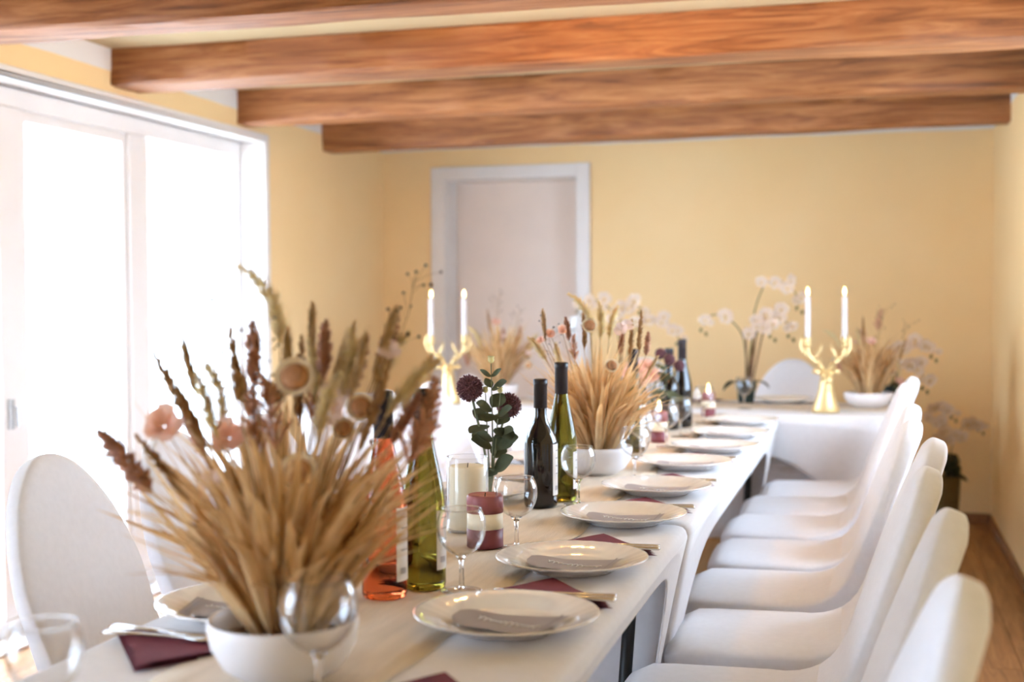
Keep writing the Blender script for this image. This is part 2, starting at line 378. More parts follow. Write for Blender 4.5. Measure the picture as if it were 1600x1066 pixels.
# ------------------------------------------------------------------ outside
st(MB().box(-14, WX0, -8, 22, -.25, -.04).build('terrace_ground', 'terrace', smooth=False))
st(MB().box(XR+.3, 16, -8, 22, -.25, -.04).build('yard_ground', 'terrace', smooth=False))
ob = empty('outbuilding', (-8.5, 12, -.04)); tag(ob, 'pale outbuilding with eaves gutter beyond the glazed doors', 'building')
MB().box(-2, 2, -9, 4, 0, 2.5).build('wall', 'render', ob, False)
MB().add([(-2.3, -9.3, 2.45), (2.45, -9.3, 2.45), (0, -9.3, 3.6), (-2.3, 4.3, 2.45), (2.45, 4.3, 2.45), (0, 4.3, 3.6)], [(0, 1, 2), (3, 5, 4), (0, 3, 4, 1), (1, 4, 5, 2), (0, 2, 5, 3)]).build('roof', 'tile', ob, False)
MB().tube([(2.5, -9.3, 2.46), (2.5, 4.3, 2.42)], .06, 10).build('gutter', 'grey', ob)
hd = empty('hedge', (-4.7, 14.6, -.04)); tag(hd, 'pale green garden bush outside the glazed doors', 'bush')
hm = MB(); rg = random.Random(5)
for i in range(1800):
    a = rg.uniform(0, 2*PI); q = rg.uniform(-1, 1); rad = rg.uniform(.75, 1.0)
    c = Vector((1.5*rad*math.sqrt(1-q*q)*cos(a), 1.5*rad*math.sqrt(1-q*q)*sin(a), 1.35+1.25*q*rad)); e = .07
    u = Vector((rg.uniform(-1, 1), rg.uniform(-1, 1), rg.uniform(-1, 1))).normalized(); v = u.cross(Vector((rg.uniform(-1, 1), .3, .5))).normalized()
    hm.add([c-u*e, c+v*e*.5, c+u*e, c-v*e*.5], [(0, 1, 2, 3)])
o = hm.build('foliage', 'leaf', hd, False); o['kind'] = 'stuff'
MB().tube([(0, 0, 0), (.05, 0, .6), (0, .05, 1.3)], [.07, .06, .03], 8).build('trunk', 'stick', hd)
pl = empty('planter', (-4.45, 6.95, -.04)); tag(pl, 'grey square planter standing outside on the terrace', 'planter')
MB().add([(-.13, -.13, 0), (.13, -.13, 0), (.13, .13, 0), (-.13, .13, 0), (-.17, -.17, .34), (.17, -.17, .34), (.17, .17, .34), (-.17, .17, .34), (-.15, -.15, .34), (.15, -.15, .34), (.15, .15, .34), (-.15, .15, .34), (-.15, -.15, .29), (.15, -.15, .29), (.15, .15, .29), (-.15, .15, .29)],
         [(3, 2, 1, 0)]+[(i, (i+1) % 4, 4+(i+1) % 4, 4+i) for i in range(4)]+[(4+i, 4+(i+1) % 4, 8+(i+1) % 4, 8+i) for i in range(4)]+[(8+i, 8+(i+1) % 4, 12+(i+1) % 4, 12+i) for i in range(4)]).build('pot', 'grey', pl, False)
MB().box(-.15, .15, -.15, .15, .27, .3).build('soil', 'soil', pl, False)

# ------------------------------------------------------------------ tables under stretch covers
TZ = .745
def ring_pt(t, hx, hy, r):
    # rounded rectangle, t in 0..1, returns (x, y, side parameter u in -1..1 along its side, is_long)
    per = [(hx, -hy, hx, hy), (hx, hy, -hx, hy), (-hx, hy, -hx, -hy), (-hx, -hy, hx, -hy)]
    k = min(3, int(t*4)); f = t*4-k; a = per[k]
    x, y = a[0]+(a[2]-a[0])*f, a[1]+(a[3]-a[1])*f
    # round the corner by clamping into the inner rectangle and pushing out
    ix, iy = max(-hx+r, min(hx-r, x)), max(-hy+r, min(hy-r, y))
    dx, dy = x-ix, y-iy; l = math.hypot(dx, dy)
    if l > r and l > 0: x, y = ix+dx/l*r, iy+dy/l*r
    return x, y, 2*f-1, k
def table(x0, x1, y0, y1, label, apex_long, apex_short, power, long_sides, legmat='black', group=None):
    cx, cy = (x0+x1)/2, (y0+y1)/2; hx, hy = (x1-x0)/2, (y1-y0)/2
    t = empty('banquet_table', (cx, cy, 0)); tag(t, label, 'table', group)
    n = 240; mb = MB()
    # top with a soft edge
    rings = [(0, TZ), (.012, TZ-.0012), (.022, TZ-.006), (.028, TZ-.014), (.031, TZ-.026)]
    base = [ring_pt(i/n, hx, hy, .014) for i in range(n)]
    vs = []
    for off, z in rings:
        k = .031-off
        for (x, y, u, s) in base:
            sx, sy = (hx-k)/hx, (hy-k)/hy
            vs.append((x*sx, y*sy, z))
    fs = [tuple(range(n))]
    for r in range(len(rings)-1):
        for i in range(n):
            j = (i+1) % n; fs.append((r*n+i, r*n+j, (r+1)*n+j, (r+1)*n+i))
    mb.add(vs, fs); mb.build('tabletop', 'cloth', t)
    # the cover's sides, hem arched up between the feet
    sk = MB(); rows = 10; vs = []
    fx, fy = hx-.13, hy-.075
    for q in range(rows+1):
        v = q/rows
        for (x, y, u, s) in base:
            ap, pw = (apex_long, power) if (s in long_sides) else (apex_short, power)
            hem = max(.012, ap*(1-abs(u*1.03)**pw)) if abs(u*1.03) < 1 else .012
            z = (TZ-.026)*(1-v)+hem*v
            k = (TZ-.026-z)/(TZ-.026)
            # slanting in to the feet; between them the free cloth pulls in a little less
            gx, gy = 1-(1-fx/hx)*k**.9, 1-(1-fy/hy)*k**.9
            vs.append((x*gx, y*gy, z))
    fs = []
    for r in range(rows):
        for i in range(n):
            j = (i+1) % n; fs.append((r*n+i, r*n+j, (r+1)*n+j, (r+1)*n+i))
    sk.add(vs, fs); so = sk.build('cover_skirt', 'cloth', t)
    md = so.modifiers.new('thickness', 'SOLIDIFY'); md.thickness = .004; md.offset = -1
    for sx in (-1, 1):
        for sy in (-1, 1):
            MB().tube([(sx*(hx-.155), sy*(hy-.10), .0), (sx*(hx-.105), sy*(hy-.085), TZ-.03)], .014, 10).build('leg', legmat, t)
    return t
table(-1.085, -.385, .95, 2.78, 'long table under white stretch cloth in the foreground, beside the wooden floor', .69, .22, 13, (0, 2), group='tables under white covers')
table(-1.085, -.38, 2.7815, 5.50, 'long table under white stretch cloth in the middle, reaching to the head table', .645, .22, 11, (0, 2), group='tables under white covers')
table(-1.70, .14, 5.525, 6.27, 'head table under white stretch cloth set across, with gold candelabra at its front edge', .59, .55, 3.4, (1, 3), group='tables under white covers')
table(-2.62, -1.71, 5.525, 6.27, 'short head table piece under white cloth in front of the door', .59, .55, 3.4, (1, 3), group='tables under white covers')
# runners
def runner(x0, x1, y0, y1, label):
    nx, ny = 8, 80; rg = random.Random(9); vs = []; fs = []
    along_y = (y1-y0) > (x1-x0)
    for i in range(nx+1):
        for j in range(ny+1):
            a, b = i/nx, j/ny
            X, Y = (x0+(x1-x0)*a, y0+(y1-y0)*b) if along_y else (x0+(x1-x0)*b, y0+(y1-y0)*a)
            e = .006*sin(b*37)+.004*sin(b*91+1)
            if i in (0, nx):
                if along_y: X += e
                else: Y += e
            z = TZ+.0030+.0009*sin(a*9+sin(b*50)*2)+.0006*sin(b*160+a*4)
            vs.append((X, Y, z))
    for i in range(nx):
        for j in range(ny):
            p = i*(ny+1)+j; fs.append((p, p+1, p+ny+2, p+ny+1))
    o = MB().add(vs, fs).build('table_runner', 'runner'); md = o.modifiers.new('thickness', 'SOLIDIFY'); md.thickness = .001
    tag(o, label, 'table runner')
runner(-.89, -.59, 1.0, 5.46, 'beige gauze runner down the middle of the long tables')
runner(-2.55, .10, 5.75, 6.05, 'beige gauze runner lying across the head table')

# ------------------------------------------------------------------ chairs in stretch covers (front of the seat towards -x)
def make_chair():
    t = empty('covered_chair')
    sp = []
    for k in range(8): a = k/7; sp.append((-.235+.275*a, .445+.004*a, .07, 0))
    P0, P1, P2 = Vector((.04, .449)), Vector((.185, .447)), Vector((.222, .59))
    for k in range(1, 9):
        a = k/8; p = P0*(1-a)**2+P1*2*a*(1-a)+P2*a*a; sp.append((p.x, p.y, .07-.018*a, a))
    nb = 26; B0 = Vector((.222, .59)); B1 = Vector((.335, .925))
    for k in range(1, nb+1):
        a = 1-(1-k/nb)**2.3; p = B0.lerp(B1, a); p.x += .012*a*a; sp.append((p.x, p.y, .052, 1+a))
    def width(s, i):
        if s == 0:
            a = i/7; return .175+.03*min(1, a*4)**.5
        if s <= 1: return .205-.012*sin(s*PI)-.009*s
        a = s-1
        base = .196+.006*sin(min(1, a/.35)*PI/2)
        if a < .22: return base
        q = (a-.22)/.78
        return base*math.sqrt(max(0, 1-q**1.65))
    m = 36; vs = []
    for i, (x, z, th, s) in enumerate(sp):
        a = Vector(sp[max(i-1, 0)][:2]); b = Vector(sp[min(i+1, len(sp)-1)][:2]); dd = (b-a).normalized(); nrm = Vector((-dd.y, dd.x))
        w = max(width(s, i), .004); hth = th/2
        if s > 1.3: hth *= min(1, (w/.085))**.5
        if i == 0: hth *= .55
        for k in range(m):
            an = 2*PI*k/m; e = .30+.16*min(1, max(0, s-.5))
            cy = abs(cos(an))**e*(1 if cos(an) > 0 else -1); cn = abs(sin(an))**e*(1 if sin(an) > 0 else -1)
            ww = max(w-(1-abs(cn))*0, .004)
            # crown the seat a little
            cr = .010*(1-(cy)**2) if s < .4 and cn > 0 else 0
            vs.append((x+nrm.x*hth*cn, ww*cy, z+nrm.y*hth*cn+cr))
    def part(i0, i1, name, cap0, cap1):
        sub = vs[i0*m:(i1+1)*m]; fs = []
        for r in range(i1-i0):
            for k in range(m):
                l = (k+1) % m; fs.append((r*m+k, r*m+l, (r+1)*m+l, (r+1)*m+k))
        if cap0: fs.append(tuple(range(m)))
        if cap1: o = (i1-i0)*m; fs.append(tuple(range(o, o+m)))
        MB().add(sub, fs).build(name, 'fabric', t)
    part(0, 11, 'seat', True, False); part(11, len(sp)-1, 'backrest', False, True)
    # the cover's lower part, stretched to the feet
    n = 96; rows = 8; hx, hy = .198, .186; V = []
    ring = [ring_pt(i/n, hx, hy, .05) for i in range(n)]
    for q in range(rows+1):
        v = q/rows
        for x, y, u, s in ring:
            hem = max(.015, .30*(1-abs(u*1.06)**3.2)) if abs(u*1.06) < 1 else .015
            z = .425*(1-v)+hem*v; k = (.425-z)/.425
            pull = 1-.10*sin(PI*min(1, v*.9))*(1-abs(u)**2)
            gx = 1+.02*k
            V.append((x*gx*pull-.02, y*pull*(1-.04*k)*.97, z))
    F = []
    for r in range(rows):
        for i in range(n):
            j = (i+1) % n; F.append((r*n+i, r*n+j, (r+1)*n+j, (r+1)*n+i))
    so = MB().add(V, F).build('cover_skirt', 'fabric', t)
    for sx in (-1, 1):
        for sy in (-1, 1):
            MB().tube([(sx*.178-.02, sy*.162, 0), (sx*.178-.02, sy*.162, .03), (sx*.165-.02, sy*.155, .42)], [.016, .015, .016], 10).build('leg', 'fabric', t)
    return t
chair0 = make_chair(); used = []
def chair(x, y, rz, label, group):
    o = chair0 if not used else copy_tree(chair0); used.append(o)
    o.location = (x, y, 0); o.rotation_euler = (0, 0, rz); tag(o, label, 'chair', group)
RY = [1.47, 1.965, 2.44, 2.94, 3.41, 3.885, 4.355, 4.79, 5.228]
jit = [.02, -.03, .0, .02, -.02, .01, -.015, .02, .0]
for i, y in enumerate(RY):
    n = f'white covered chair on the right of the long table, {ORD[i]} from the front' if i < 8 else 'white covered chair on the right, last of its row next to the head table'
    chair(-.24+(.012 if i % 2 else 0)+(.022 if i == 3 else .05 if i == 8 else 0), y, jit[i], n, 'covered chairs right of the long table')
for i in range(7):
    chair(-1.275-(.008 if i % 2 else 0), 2.23+.47*i, PI+jit[(i+3) % 9], f'white covered chair on the window side of the long table, {ORD[i]} from the front', 'covered chairs on the window side')
chair(-.405, 6.36, PI/2-.03, 'white covered chair behind the head table, left of the right-hand gold candelabra', 'covered chairs behind the head table')
chair(-1.15, 6.38, PI/2+.03, 'white covered chair behind the head table, hidden by the middle dried grass', 'covered chairs behind the head table')

# ------------------------------------------------------------------ plates with menu cards
def make_plate():
    pr = [(0, .0), (.082, .0), (.086, .003), (.098, .009), (.134, .0205), (.1385, .0225), (.1385, .0245), (.135, .0245), (.100, .0125), (.088, .0075), (.078, .0055), (0, .005)]
    mb = MB(); mb.lathe(pr, 96)
    for i, v in enumerate(mb.v):
        x, y, z = v; r = math.hypot(x, y)
        if .098 < r < .136 and z > .0122:
            a = math.atan2(y, x); mb.v[i] = (x, y, z+.00035*sin(30*a+r*160))
    return mb.mesh('plate')
def make_card():
    t = []
    nx, ny = 24, 8; vs = []; fs = []
    for i in range(nx+1):
        for j in range(ny+1):
            u = i/nx*2-1; w = j/ny*2-1; x = u*.082; y = w*.048
            if u < -.55: y *= math.sqrt(max(0.02, 1-((-u-.55)/.47)**2.2))
            vs.append((x, y, .0016+.0085*abs(u)**3+.001*sin(u*4)*w))
    for i in range(nx):
        for j in range(ny):
            p = i*(ny+1)+j; fs.append((p, p+1, p+ny+2, p+ny+1))
    return MB().add(vs, fs).mesh('menu_card')
def make_script():
    # a line of loopy handwriting lying on the card
    pts = []; mb = MB(); rg = random.Random(4)
    for w0, w1, y in ((-.05, .056, .008),):
        p = []
        n = 150
        for i in range(n+1):
            a = i/n; x = w0+(w1-w0)*a+.0022*sin(a*70); yy = y-.026*a+.0085*cos(a*70)*(.55+.45*sin(a*13+.5))
            p.append((x, yy, .0023+.0085*abs(x/.082)**3))
        mb.tube(p, .0008, 4)
    return mb.mesh('lettering')
PM, CM, LM = make_plate(), make_card(), make_script()
RM = MB().add([(.0705, -.046, .0094), (.0735, -.046, .0096), (.0735, .046, .0096), (.0705, .046, .0094)], [(0, 1, 2, 3)]).mesh('ribbon')
def cutlery_mesh(kind):
    mb = MB()
    if kind == 'knife':
        prof = [(-.105, .0085, .004), (-.10, .0095, .005), (-.03, .006, .004), (-.005, .0055, .003), (.0, .009, .0016), (.06, .0095, .0014), (.098, .005, .0012), (.105, .001, .001)]
    elif kind == 'fork':
        prof = [(-.1, .0075, .003), (-.094, .009, .0035), (-.03, .0045, .003), (.03, .003, .0025), (.045, .009, .002), (.06, .0115, .0018), (.066, .0115, .0016)]
    else:
        prof = [(-.1, .0075, .003), (-.094, .009, .0035), (-.03, .0045, .003), (.035, .0035, .0025), (.05, .012, .002), (.075, .018, .0018), (.093, .014, .0016), (.1, .004, .0016)]
    vs = []
    for x, w, h in prof: vs += [(x, -w, 0), (x, w, 0), (x, w*.8, h), (x, -w*.8, h)]
    fs = []
    for i in range(len(prof)-1):
        for k in range(4):
            l = (k+1) % 4; fs.append((i*4+k, i*4+l, i*4+4+l, i*4+4+k))
    fs += [(0, 1, 2, 3), tuple(len(vs)-4+k for k in range(4))]
    mb.add(vs, fs)
    if kind == 'fork':
        for y in (-.0096, -.0032, .0032, .0096): mb.box(.066, .105, y-.0014, y+.0014, .0002, .0015)
    return mb.mesh(kind)
KM = {k: cutlery_mesh(k) for k in ('knife', 'fork', 'spoon')}
def make_napkin():
    # a square folded to a triangle twice, with soft layered folds
    mb = MB()
    for q in range(4):
        s = 1-.03*q; z = .0008+q*.0022; n = 12; vs = []; fs = []
        for i in range(n+1):
            for j in range(n+1-i):
                a, b = i/n, j/n
                vs.append((-.118*s+.25*s*a+.112*s*b, -.065*s+.172*s*b, z+.0016*sin(a*6+q)*(1-b)+.0005*sin(b*9)))
        idx = lambda i, j: sum(n+1-k for k in range(i))+j
        for i in range(n):
            for j in range(n-i):
                fs.append((idx(i, j), idx(i+1, j), idx(i, j+1)))
                if j < n-i-1: fs.append((idx(i+1, j), idx(i+1, j+1), idx(i, j+1)))
        mb.add(vs, fs)
    return mb.mesh('napkin', False)
NM = make_napkin()
def place(x, y, side, label_tail, rz, has_plate=True, card=True, napkin=True):
    sd = 1 if side == 'right' else -1; sn = 'right-hand' if side == 'right' else 'window-side'
    if has_plate:
        p = put('dinner_plate', PM, 'china', loc=(x, y, TZ+.0035), rot=(0, 0, rz)); tag(p, f'white dinner plate on the {sn} side, {label_tail} from the front', 'plate', 'dinner plates on the long tables')
        if card:
            c = put('menu_card', CM, 'card', loc=(x+.004*sd, y-.012, TZ+.0105), rot=(0, 0, rz+(0 if side == 'right' else PI)+.06)); tag(c, f'curled grey menu card on the {label_tail} {sn} plate from the front', 'menu card', 'menu cards on the plates')
            put('lettering', LM, 'ink', c); put('ribbon', RM, 'dark_ink', c)
    if not napkin: return
    ny = y+.215*sd
    n = put('napkin', NM, 'napkin', loc=(x+.0*sd, ny, TZ+.003), rot=(0, 0, 0 if side == 'right' else PI)); tag(n, f'burgundy napkin beside the {label_tail} {sn} plate from the front' if has_plate else 'burgundy napkin cut off by the bottom edge of the picture', 'napkin', 'burgundy napkins')
    for q, (k, dy) in enumerate((('knife', -.052), ('fork', -.030))):
        o = put('table_'+k, KM[k], 'silver', loc=(x+.03*sd, ny+dy*sd, TZ+.0135), rot=(0, 0, (PI if side == 'right' else 0)+.05*q-.04))
        tag(o, f'steel {k} on the napkin by the {label_tail} {sn} plate from the front' if has_plate else f'steel {k} on the napkin at the bottom edge of the picture', k, 'cutlery on the napkins')
PY = [1.82, 2.25, 2.75, 3.19, 3.69, 4.116, 4.555, 5.01]
place(-.525, 1.24, 'right', '', .1, has_plate=False)
for i, y in enumerate(PY):
    place(-.525+(.035 if i > 4 else 0), y, 'right', ORD[i], -.18+.06*(i % 3))
for i, y in enumerate((1.79, 2.28, 3.0, 3.31, 3.70, 4.16, 4.62, 5.08)):
    place(-.938, y, 'left', ORD[i], .15-.05*(i % 3), card=i < 4, napkin=i not in (2, 3))
p = put('dinner_plate', PM, 'china', loc=(-.40, 6.10, TZ+.0035)); tag(p, 'white dinner plate on the head table, in front of the chair beside the candelabra', 'plate', 'dinner plates on the head table')
n = put('napkin', NM, 'napkin', loc=(-.80, 6.12, TZ+.003), rot=(0, 0, PI)); tag(n, 'burgundy napkin on the head table beside the tall orchid', 'napkin', 'burgundy napkins')

# ------------------------------------------------------------------ wine glasses
RIMS = []
def glass_parts(h, R):
    b0 = h*.43
    outer = []
    for k in range(15):
        a = k/14; ang = -PI/2+a*(PI*.5+.62)
        outer.append((R*cos(ang) if k else 0, b0+R*.98+R*.98*sin(ang)))
    top = outer[-1][1]; sc = (h-b0)/(top-b0); outer = [(r, b0+(z-b0)*sc) for r, z in outer]
    th = .0012
    bowl = outer+[(outer[-1][0]-th*.5, outer[-1][1]+.0006)]+[(max(0, r-th), z+(th if k == 0 else th*.6)) for k, (r, z) in reversed(list(enumerate(outer[:-1])))]
    bowl[-1] = (0, b0+th*2)
    stem = [(0, .0042), (.0055, .0046), (.0042, .012), (.0036, h*.2), (.0040, h*.36), (.007, h*.415), (.012, b0+.0015), (0, b0+.0018)]
    foot = [(0, 0), (R*.82, 0), (R*.84, .0012), (R*.8, .0022), (.012, .0044), (0, .0046)]
    global RIMS; rm = MB(); rr_, rz_ = outer[-1]; rm.lathe([(rr_+.0009*cos(2*PI*q/8), rz_+.0003+.0009*sin(2*PI*q/8)) for q in range(9)], 40); RIMS.append(rm.mesh('rim'))
    return MB().lathe(bowl, 40).mesh('bowl'), MB().lathe(stem, 16).mesh('stem'), MB().lathe(foot, 36).mesh('foot')
G1 = glass_parts(.138, .0415); G0 = glass_parts(.155, .047)
def wine_glass(x, y, label, G=G1):
    t = empty('wine_glass', (x, y, TZ+.0045)); tag(t, label, 'glass', 'wine glasses')
    gb = put('bowl', G[0], 'glass', t); put('rim', RIMS[0 if G is G1 else 1], 'solid_glass', gb); put('stem', G[1], 'solid_glass', t); put('foot', G[2], 'glass', t)
wine_glass(-.635, 1.392, 'large wine glass in front of the nearest white bowl', G0)
wine_glass(-.862, 1.185, 'wine glass at the bottom left corner of the picture')
for i, (x, y) in enumerate([(-.660, 2.02), (-.672, 2.405), (-.672, 2.95), (-.622, 3.42), (-.690, 3.90), (-.655, 4.18), (-.655, 4.50), (-.645, 5.07)]):
    wine_glass(x, y, ['wine glass between the green bottle and the nearest plate', 'wine glass in front of the small mauve and cream candle', 'wine glass right of the dark wine bottle', 'wine glass before the middle bowl of dried grass', 'wine glass in front of the labelled bottle behind the middle grass', 'wine glass right of the lit striped candle', 'wine glass in front of the two distant dark bottles', 'farthest wine glass, near the head table'][i])
wine_glass(-.55, 5.72, 'wine glass on the head table left of the tall orchid')

# ------------------------------------------------------------------ bottles
def bottle(x, y, h, R, kind, matb, label, rz, lab_z=(.03, .15), shoulder=.58):
    t = empty('wine_bottle', (x, y, TZ+.0035), rz); tag(t, label, 'bottle', 'wine bottles')
    nr = .0145
    pr = [(0, .008), (R*.55, .006), (R*.8, 0), (R*.95, .002), (R, .009)]
    if kind == 'flute':
        for k in range(13):
            a = k/12; z = h*(.40+.44*a); q = a*a*(3-2*a); pr.append((R+(nr-R)*q, z))
    else:
        pr.append((R, h*.5))
        for k in range(1, 13):
            a = k/12; z = h*(.5+.22*a); q = a*a*(3-2*a)*.9+.1*a; pr.append((R+(nr-R)*q, z))
    pr += [(nr, h*.86), (nr*.97, h*.985), (0, h*.985)]
    MB().lathe(pr, 40).build('body', matb, t)
    cz = h*.77
    MB().lathe([(nr+.0006, cz), (nr+.0016, cz+.001), (nr+.0014, h-.016), (nr+.0022, h-.015), (nr+.0022, h-.002), (nr*.8, h), (0, h)], 28).build('capsule', 'caps', t)
    z0, z1 = lab_z; n = 16; vs = []; fs = []
    for i in range(n+1):
        a = -.65+1.3*i/n
        for z in (z0, z1): vs.append(((R+.0006)*cos(a), (R+.0006)*sin(a), z))
    for i in range(n): fs.append((2*i, 2*i+2, 2*i+3, 2*i+1))
    lo_ = MB().add(vs, fs).build('label', 'label', t)
    mb = MB()
    for q in range(7):
        a0 = -.45+q*.06; w = .02+.015*(q % 2)
        mb.add([((R+.0011)*cos(a0), (R+.0011)*sin(a0), z0+.012), ((R+.0011)*cos(a0+w), (R+.0011)*sin(a0+w), z0+.012), ((R+.0011)*cos(a0+w), (R+.0011)*sin(a0+w), z0+.022), ((R+.0011)*cos(a0), (R+.0011)*sin(a0), z0+.022)], [(0, 1, 2, 3)])
    for q in range(4):
        zz = z0+.05+q*.018
        a0, a1 = -.4, .1+.1*(q % 3); k = 6; v2 = []; f2 = []
        for i in range(k+1):
            a = a0+(a1-a0)*i/k
            for z in (zz, zz+.0016): v2.append(((R+.0011)*cos(a), (R+.0011)*sin(a), z))
        for i in range(k): f2.append((2*i, 2*i+2, 2*i+3, 2*i+1))
        mb.add(v2, f2)
    mb.build('print', 'dark_ink', lo_, False)
    return t
A = math.radians
bottle(-.772, 1.955, .340, .0375, 'flute', 'rose', 'orange rose wine bottle with pale label behind the nearest dried grass', A(0), (.03, .15))
bottle(-.732, 2.035, .338, .0375, 'flute', 'wineolive', 'yellow green wine bottle with white label right of the nearest dried grass', A(2), (.035, .135))
bottle(-.752, 2.905, .302, .0395, 'bordeaux', 'winered', 'dark red wine bottle with black cap and narrow white label', A(7), (.03, .15))
bottle(-.728, 3.015, .336, .0370, 'flute', 'wineolive2', 'tall olive green wine bottle behind the dark one', A(9), (.03, .12))
bottle(-.735, 4.02, .33, .0370, 'flute', 'wineolive2', 'labelled green wine bottle half hidden behind the middle dried grass', A(-8), (.02, .15))
bottle(-.700, 4.86, .335, .038, 'flute', 'winered', 'taller dark wine bottle near the head table', A(100))
bottle(-.735, 4.76, .305, .038, 'bordeaux', 'winered', 'shorter dark wine bottle near the head table', A(100))

# ------------------------------------------------------------------ candles
def flame(parent, z, s=1.0):
    MB().lathe([(0, 0), (.0035*s, .003*s), (.0055*s, .010*s), (.0048*s, .018*s), (.0022*s, .027*s), (0, .034*s)], 14).build('flame', 'flame', parent, loc=(0, 0, z))
def wick(parent, z):
    MB().tube([(0, 0, z-.002), (.0006, 0, z+.005), (.0012, .0005, z+.009)], .0011, 6).build('wick', 'wick', parent)
def striped(x, y, R, h, label, lit):
    t = empty('pillar_candle', (x, y, TZ+.0045)); tag(t, label, 'candle')
    b = [0, .36*h, .66*h, h]
    MB().lathe([(0, 0), (R-.002, 0), (R, .002), (R, b[1]), (0, b[1])], 40).build('bottom_band', 'mauve_dark', t)
    MB().lathe([(0, b[1]), (R-.0006, b[1]), (R-.0006, b[2]), (0, b[2])], 40).build('cream_band', 'wax', t)
    MB().lathe([(0, b[2]), (R, b[2]), (R, h-.004), (R-.004, h), (R*.6, h-.004), (0, h-.006)], 40).build('top_band', 'mauve', t)
    wick(t, h-.006)
    if lit: flame(t, h-.001, 1.15)
striped(-.735, 2.40, .0360, .104, 'short striped mauve and cream pillar candle behind the wine glass', False)
striped(-.700, 4.315, .0285, .106, 'lit striped red and cream pillar candle beyond the middle dried grass', True)
striped(-.655, 5.30, .028, .10, 'farthest striped red candle, half hidden by wine glasses', True)
hq = empty('hurricane_candle', (-.822, 2.56, TZ+.0045)); tag(hq, 'cream pillar candle standing in a clear glass cylinder', 'candle')
MB().lathe([(0, .001), (.0435, 0), (.0445, .003), (.0445, .156), (.0440, .157), (.0428, .156), (.0428, .005), (0, .004)], 44).build('cylinder', 'glass', hq)
MB().lathe([(0, .0055), (.0385, .0055), (.039, .008), (.039, .134), (.035, .138), (.02, .134), (0, .133)], 40).build('wax', 'wax', hq); wick(hq, .134)
def taper(x, y, z, label, tilt=(0, 0)):
    t = empty('taper_candle', (x, y, z)); t.rotation_euler = (tilt[0], tilt[1], 0); tag(t, label, 'candle', 'lit taper candles')
    MB().lathe([(0, 0), (.0105, 0), (.0112, .002), (.0105, .183), (.008, .188), (0, .187)], 20).build('wax', 'wax_white', t); wick(t, .188); flame(t, .192, 1.1)

# ------------------------------------------------------------------ gold stag candelabra
def candelabra(x, y, rz, label, names):
    t = empty('stag_candelabra', (x, y, TZ+.003), rz); tag(t, label, 'candelabra', 'gold stag candelabra')
    # chest and neck, lofted
    secs = [(0, 0, .0, .056, .046), (0, 0, .012, .056, .046), (0, -.002, .035, .050, .042), (0, -.003, .07, .038, .036), (0, -.006, .10, .031, .032), (0, -.010, .13, .027, .03), (0, -.012, .15, .023, .025)]
    vs = []; fs = []; m = 24
    for (cx, cy, z, a, b) in secs:
        for k in range(m):
            an = 2*PI*k/m; rg = 1+.05*sin(an*9+z*60)
            vs.append((cx+a*cos(an)*rg, cy+b*sin(an)*rg, z))
    for i in range(len(secs)-1):
        for k in range(m): fs.append((i*m+k, i*m+(k+1) % m, (i+1)*m+(k+1) % m, (i+1)*m+k))
    fs.append(tuple(range(m))); fs.append(tuple(range((len(secs)-1)*m, len(secs)*m)))
    MB().add(vs, fs).build('bust', 'gold', t)
    hd = MB().ball((0, -.016, .160), .027, 16, 10, (1, 1.05, 1.0))
    hd.tube([(0, -.02, .160), (0, -.045, .148), (0, -.066, .138), (0, -.073, .136)], [.023, .019, .0145, .009], 14)
    hd.ball((.017, -.034, .166), .005, 8, 6).ball((-.017, -.034, .166), .005, 8, 6)
    hd.build('head', 'gold', t)
    for s in (-1, 1):
        MB().tube([(s*.02, -.008, .168), (s*.036, -.008, .174), (s*.052, -.010, .176), (s*.062, -.012, .172)], [.006, .011, .009, .001], 10).build('ear', 'gold', t)
        an = MB()
        an.tube([(s*.012, -.006, .18), (s*.026, -.002, .203), (s*.05, .002, .222), (s*.07, .002, .242), (s*.0775, 0, .266), (s*.0775, 0, .285)], [.008, .0085, .0085, .0075, .0075, .007], 10)
        an.tube([(s*.05, .002, .222), (s*.038, -.004, .245), (s*.026, -.008, .268), (s*.018, -.008, .292)], [.007, .006, .005, .002], 8)
        an.tube([(s*.066, .002, .238), (s*.092, .008, .252), (s*.105, .012, .28), (s*.102, .012, .312), (s*.096, .012, .332)], [.007, .0068, .0066, .006, .004], 8)
        an.tube([(s*.026, -.002, .203), (s*.03, -.03, .212), (s*.032, -.045, .23)], [.006, .0045, .002], 8)
        an.build('antler', 'gold', t)
        MB().lathe([(0, .278), (.008, .278), (.016, .287), (.017, .292), (.011, .296), (.0105, .300), (.0145, .306), (.0145, .322), (.0125, .322), (.0125, .308), (0, .308)], 22, (s*.0775, 0, 0)).build('candle_cup', 'gold', t)
        w = Matrix.Rotation(rz, 3, 'Z') @ Vector((s*.0775, 0, .309))
        taper(x+w.x, y+w.y, TZ+.003+w.z, names[0 if s < 0 else 1])
candelabra(-.195, 5.63, math.radians(12), 'gold stag head candelabra at the front edge of the head table', ('left lit white taper of the gold candelabra beside the chair back', 'right lit white taper of the gold candelabra beside the chair back'))
candelabra(-1.93, 5.72, math.radians(16), 'gold stag head candelabra in front of the white door', ('left lit white taper in front of the door frame', 'right lit white taper in front of the door leaf'))

